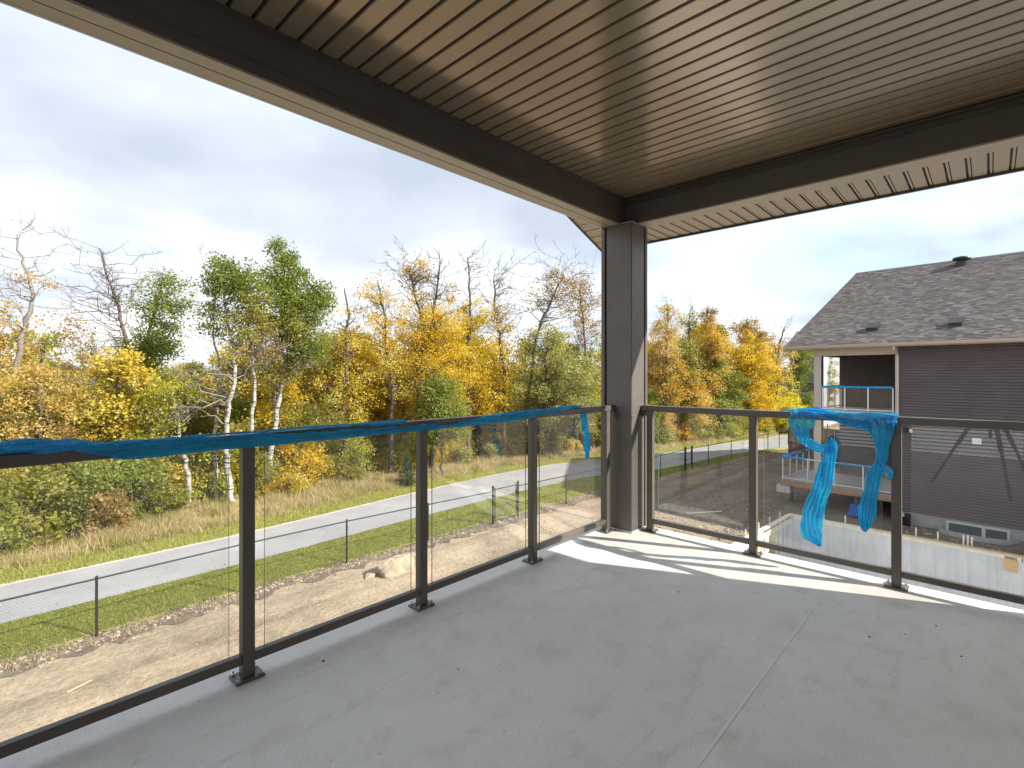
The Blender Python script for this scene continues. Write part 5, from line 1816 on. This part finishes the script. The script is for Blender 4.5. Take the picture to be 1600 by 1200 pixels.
# mid-distance trees filling the wood: a few meshes with their own trunks, copied
def filler_proto(seed, H, R_, n):
    rnd = random.Random(seed)
    tr = [(0, 0, 0), (rnd.gauss(0, .15), 0, H * .35), (rnd.gauss(0, .25), rnd.gauss(0, .2), H * .7), (rnd.gauss(0, .3), 0, H * .98)]
    tp = [interp(tr, i / 12) for i in range(13)]
    m_ = MB()
    m_.tube(tp, [.15 * (1 - .8 * i / 12) + .01 for i in range(13)], 7)
    cs, tc, sg = [], [], []
    for _ in range(n):
        h_ = rnd.uniform(.28, 1.0)
        a = rnd.uniform(0, 2 * PI)
        rr = R_ * math.sqrt(rnd.random()) * math.sin(PI * min(.97, .15 + .8 * (h_ - .28) / .72)) ** .8
        q = interp(tr, h_ * .98)
        c = (q[0] + rr * math.cos(a), q[1] + rr * math.sin(a), q[2])
        cs.append(c)
        tc.append(min(1, max(0, rnd.gauss(.5, .25))))
        sg.append(rnd.uniform(.3, .55))
        if rnd.random() < .7:
            a_, u = trunk_at(tp, max(.5, c[2] - rnd.uniform(.4, 1.2)))
            branch(m_, rnd, a_, c, .04 * (1 - .6 * u), .01, .14, 4, 4)
    V, T = leaf_cloud(np.random.default_rng(seed), cs, sg, 90, .115, tc, .85)
    trunk_o = m_.build('trunk', 'bark_dark')
    crown_o = np_mesh('crown', V, 4, ['leaf_olive'], T)
    tm_, cm_ = trunk_o.data, crown_o.data
    bpy.data.objects.remove(trunk_o)
    bpy.data.objects.remove(crown_o)
    return tm_, cm_, H


FILL = [filler_proto(3000 + i, h_, r_, n_) for i, (h_, r_, n_) in enumerate(((8, 1.7, 70), (9.5, 1.5, 64), (7, 2.0, 66), (10, 2.1, 84), (8.5, 1.2, 26)))]


def filler(x, y, H, mat, zone):
    tm_, cm_, h0 = rngv.choice(FILL)
    lab = '%s leaved tree standing deep in the wood %s' % (ADJ[mat], zone)
    t = thing('wood_tree', lab, 'tree', (x, y, G), rngv.uniform(0, 6.28), lab.replace(' tree ', ' trees '))
    s = H / h0
    t.scale = (s * rngv.uniform(.85, 1.2), s * rngv.uniform(.85, 1.2), s)
    a = bpy.data.objects.new('trunk', tm_)
    b = bpy.data.objects.new('crown', cm_)
    for o in (a, b):
        COL.objects.link(o)
        o.parent = t
    b.material_slots[0].link = 'OBJECT'
    b.material_slots[0].material = MATS['leaf_' + mat]


def far_zone(x):
    return zone_of(x)


x = -30.0
while x < 62:
    y0 = wood_y(max(-39, min(x, 79)))
    for dy in ((9, 15, 23, 33) if x < 32 else (2, 4.5, 8, 12, 17)):
        xx, yy = x + rngv.uniform(-1.6, 1.6), y0 + dy + rngv.uniform(-2, 2)
        D = xx * F2[0] + yy * F2[1]
        p = px_of(xx, yy)
        if D < 5:
            continue
        # tallest admissible top line along the wood (how high the wood reaches at this bearing)
        tops = [(-400, 560), (0, 520), (110, 500), (160, 555), (320, 560), (420, 560), (520, 580), (560, 535), (640, 505), (700, 505), (760, 525), (840, 530), (930, 520), (1010, 520), (1060, 500), (1110, 500), (1170, 510), (1230, 540), (1300, 560), (1700, 575)]
        ty = 575
        for q in range(len(tops) - 1):
            if tops[q][0] <= p <= tops[q + 1][0]:
                ty = tops[q][1] + (tops[q + 1][1] - tops[q][1]) * (p - tops[q][0]) / (tops[q + 1][0] - tops[q][0])
        H = 1.34 + (586 - ty) / 792 * D - G
        H *= rngv.uniform(.62, 1.02)
        if rngv.random() < .18 or H < 2.5:
            continue
        z = zi(xx)
        mat = rngv.choice({0: ['rust', 'olive', 'orange', 'lime', 'tan', 'yellow'], 1: ['olive', 'lime', 'yellow', 'tan'], 2: ['gold', 'yellow', 'gold', 'orange', 'gold'], 3: ['yellow', 'olive', 'sage', 'rust', 'gold'], 4: ['gold', 'olive', 'orange', 'bush', 'gold', 'tan']}[z])
        filler(xx, yy, min(H, 12.5), mat, far_zone(xx))
    x += 3.1 if x < 30 else 2.3

# golden trees crowding close behind the front aspens, bushes at their feet
for k in range(34):
    xx = rngv.uniform(10.5, 27)
    yy = wood_y(xx) + rngv.uniform(1.5, 8)
    D = xx * F2[0] + yy * F2[1]
    H = 1.34 + (586 - rngv.uniform(505, 590)) / 792 * D - G
    filler(xx, yy, min(H, 10), rngv.choice(['gold', 'yellow', 'gold', 'yellow', 'orange', 'tan'] if xx < 21 else ['sage', 'yellow', 'gold', 'olive', 'tan']), 'close behind the front aspens')
for k in range(26):
    xx = rngv.uniform(1.5, 13.5)
    yy = wood_y(xx) + rngv.uniform(2.5, 10)
    D = xx * F2[0] + yy * F2[1]
    H = 1.34 + (586 - rngv.uniform(545, 620)) / 792 * D - G
    filler(xx, yy, max(2.6, min(H, 8)), rngv.choice(['olive', 'lime', 'yellow', 'olive', 'gold', 'bush', 'tan']), 'close behind the birches')
for k in range(58):
    xx = rngv.uniform(7.5, 31)
    yy = wood_y(xx) + rngv.uniform(.2, 5.5)
    shrub(rngv.choice(['low', 'mid', 'mid', 'wispy']), rngv.choice(['olive', 'sage', 'yellow', 'lime', 'bush', 'olive', 'gold']), xx, yy, rngv.uniform(.7, 1.15), 'at the feet of the aspens')

for k in range(46):
    xx = rngv.uniform(36, 60)
    yy = wood_y(xx) + rngv.uniform(-.2, 1.6)
    shrub(rngv.choice(['mid', 'mid', 'tall', 'low', 'wispy']), rngv.choice(['bush', 'sage', 'olive', 'bush', 'sage', 'lime', 'orange'] if xx < 52 else ['lemon', 'yellow', 'bush', 'lime']), xx, yy, rngv.uniform(.9, 1.3), 'in front of the right wood')

# far-off wood on the horizon: one mass
rg = np.random.default_rng(9)
N = 5200
ang = np.radians(rg.uniform(-12, 110, N))
dist = rg.uniform(150, 330, N)
cx_, cy_ = dist * np.cos(ang), dist * np.sin(ang)
hh_ = (rg.random(N) ** .7) * (5.0 + 2.2 * np.sin(ang * 9) + 1.5 * np.sin(ang * 23)) * (dist / 240)
cs = np.stack([cx_, cy_, G + hh_], 1)
V, T = leaf_cloud(rg, cs, np.full(N, 2.0), 9, 1.7, np.clip(rg.normal(.45, .25, N), 0, 1), .8)
np_mesh('distant_wood', V, 4, ['leaf_distant'], T, kind='stuff')

# ------------------------------------------------------------------ grass, litter, clods
def lerp_edge(P, Q, xs):
    px = np.array([p[0] for p in P])
    py = np.array([p[1] for p in P])
    qx = np.array([p[0] for p in Q])
    qy = np.array([p[1] for p in Q])
    return np.interp(xs, px, py), np.interp(xs, qx, qy)


def blades(name, P, Q, x0, x1, n, hmin, hmax, wid, mat, z, seed, bias=1.6, lean=.35, clump=0, over=(0, 0), tbase=.5):
    rng = np.random.default_rng(seed)
    u = rng.random(n) ** bias
    xs = x0 + (x1 - x0) * u
    a, b = lerp_edge(P, Q, xs)
    a = a + over[0]
    b = b + over[1]
    ys = a + (b - a) * rng.random(n)
    tt = np.full(n, tbase)
    if clump:
        k = clump
        cxs = x0 + (x1 - x0) * rng.random(k) ** bias
        ca, cb = lerp_edge(P, Q, cxs)
        cys = ca + over[0] + (cb + over[1] - ca - over[0]) * rng.random(k)
        ci = rng.integers(0, k, n)
        xs = cxs[ci] + rng.normal(scale=.20, size=n)
        ys = cys[ci] + rng.normal(scale=.20, size=n)
        ch = rng.uniform(.5, 1.25, k)[ci]
        tt = np.clip(rng.normal(tbase, .25, k), 0, 1)[ci]
    else:
        ch = np.ones(n)
    h_ = (hmin + (hmax - hmin) * rng.random(n)) * ch
    th = rng.uniform(0, 2 * np.pi, n)
    w = wid * (.6 + .8 * rng.random(n))
    dx, dy = np.cos(th) * w, np.sin(th) * w
    lx, ly = rng.normal(scale=lean, size=n) * h_, rng.normal(scale=lean, size=n) * h_
    V = np.empty((n, 3, 3))
    V[:, 0] = np.stack([xs - dx, ys - dy, np.full(n, z)], 1)
    V[:, 1] = np.stack([xs + dx, ys + dy, np.full(n, z)], 1)
    V[:, 2] = np.stack([xs + lx, ys + ly, z + h_], 1)
    np_mesh(name, V.reshape(-1, 3), 3, ['leaf_' + mat], np.clip(tt + rng.normal(scale=.22, size=n), 0, 1), kind='stuff')


blades('lawn_grass', LAWN_NEAR, PATH_NEAR, -3, 44, 150000, .03, .085, .010, 'grass_green', G + .02, 21, 1.5, .5, 0, (.05, -.06), .42)
blades('verge_grass', PATH_FAR, VERGE_FAR, -6, 52, 70000, .04, .14, .013, 'grass_green', G + .02, 22, 1.3, .45, 0, (.12, .2), .72)
blades('dry_grass', VERGE_FAR, WOOD_NEAR, -8, 56, 130000, .14, .50, .015, 'grass_dry', G + .01, 23, 1.2, .38, 1500, (-.15, .5), .45)
blades('weeds', VERGE_FAR, WOOD_NEAR, -8, 50, 24000, .10, .40, .018, 'grass_green', G + .01, 24, 1.3, .45, 200, (-.1, .6), .45)
blades('straw_tufts', [(x, y - .5) for x, y in LAWN_NEAR], LAWN_NEAR, -3, 40, 9000, .03, .16, .008, 'grass_dry', G + .01, 25, 1.5, .7, 420, (0, .1), .5)

rg = np.random.default_rng(31)
n = 60000
xs = rg.uniform(-14, 60, n)
ys = np.array([0.0] * n)
a_, b_ = lerp_edge(WOOD_NEAR, [(x, y + 16) for x, y in WOOD_NEAR], xs)
ys = a_ + (b_ - a_) * rg.random(n) ** 1.3
V, T = leaf_cloud(rg, np.stack([xs, ys, G + .05 + .30 * rg.random(n) ** 2], 1), np.full(n, .12), 2, .13, rg.random(n), .6)
np_mesh('undergrowth', V, 4, ['leaf_litter'], T, kind='stuff')

# fallen yellow leaves on the lawn
n = 520
xs = 40 * rg.random(n) ** 1.4 - 2
a_, b_ = lerp_edge(LAWN_NEAR, PATH_NEAR, xs)
V, T = leaf_cloud(rg, np.stack([xs, a_ - .8 + (b_ - a_ + 3.6) * rg.random(n), np.full(n, G + .05)], 1), np.full(n, .004), 1, .055, rg.random(n), .3)
np_mesh('fallen_leaves', V, 4, ['leaf_yellow'], T, kind='stuff')


# clods and stones: small lumps, crowded along the fence foot
def lumps(name, pts, rad, seed, mat='leaf_clod'):
    rng = np.random.default_rng(seed)
    base = np.array([(1, 0, 0), (0, 1, 0), (-1, 0, 0), (0, -1, 0), (0, 0, 1), (0, 0, -.6)], float)
    F = [(0, 1, 4), (1, 2, 4), (2, 3, 4), (3, 0, 4), (1, 0, 5), (2, 1, 5), (3, 2, 5), (0, 3, 5)]
    n = len(pts)
    B = base[None] * rad[:, None, None] * rng.uniform(.55, 1.25, (n, 6, 1))
    th = rng.uniform(0, 6.28, n)
    c, s = np.cos(th)[:, None], np.sin(th)[:, None]
    B = np.stack([B[..., 0] * c - B[..., 1] * s, B[..., 0] * s + B[..., 1] * c, B[..., 2] * .7], -1) + pts[:, None]
    V = B[:, F].reshape(-1, 3)
    t = np.repeat(np.clip(rng.normal(.5, .3, n), 0, 1), 8)
    np_mesh(name, V, 3, [mat], t, kind='stuff')


n = 5200
xs = 46 * rg.random(n) ** 1.5 - 3
a_, b_ = lerp_edge(LAWN_NEAR, PATH_NEAR, xs)
ys = a_ - .30 + rg.normal(scale=.20, size=n)
lumps('dirt_clods', np.stack([xs, ys, np.full(n, G + .01)], 1), .016 + .06 * rg.random(n) ** 3.2, 41)
n = 9000
xs = 48 * rg.random(n) ** 1.3 - 3
ys = 3 + 11.4 * rg.random(n)
keep = ~((xs > 7.5) & (ys < 8))
pts = np.stack([xs, ys, np.full(n, G + .004)], 1)[keep]
lumps('yard_gravel', pts, (.008 + .035 * rg.random(n) ** 5)[keep], 42)
# loose heap of diggings at the foot of the balcony and round the pit
n = 2600
xs = rg.uniform(17.5, 25.5, n)
ys = rg.uniform(6.8, 12, n)
lumps('pit_clods', np.stack([xs, ys, np.full(n, G + .01)], 1), .015 + .07 * rg.random(n) ** 4, 43)
n = 2200
s_ = rg.uniform(-11, 3.5, n)
o_ = rg.uniform(.15, 1.9, n)
ca, sa = math.cos(NA), math.sin(NA)
keep = ~((s_ < -1.2) & (s_ > -3.6) & (o_ < 1.0)) & ~((s_ > 0))
X = 26.015 + s_ * ca - o_ * sa
Y = 2.734 + s_ * sa + o_ * ca
lumps('side_yard_clods', np.stack([X, Y, np.full(n, G + .01)], 1)[keep], (.015 + .07 * rg.random(n) ** 3)[keep], 44)
print('shrubs', cnt, 'objects', len(bpy.data.objects), 'polys', sum(len(m.polygons) for m in bpy.data.meshes))
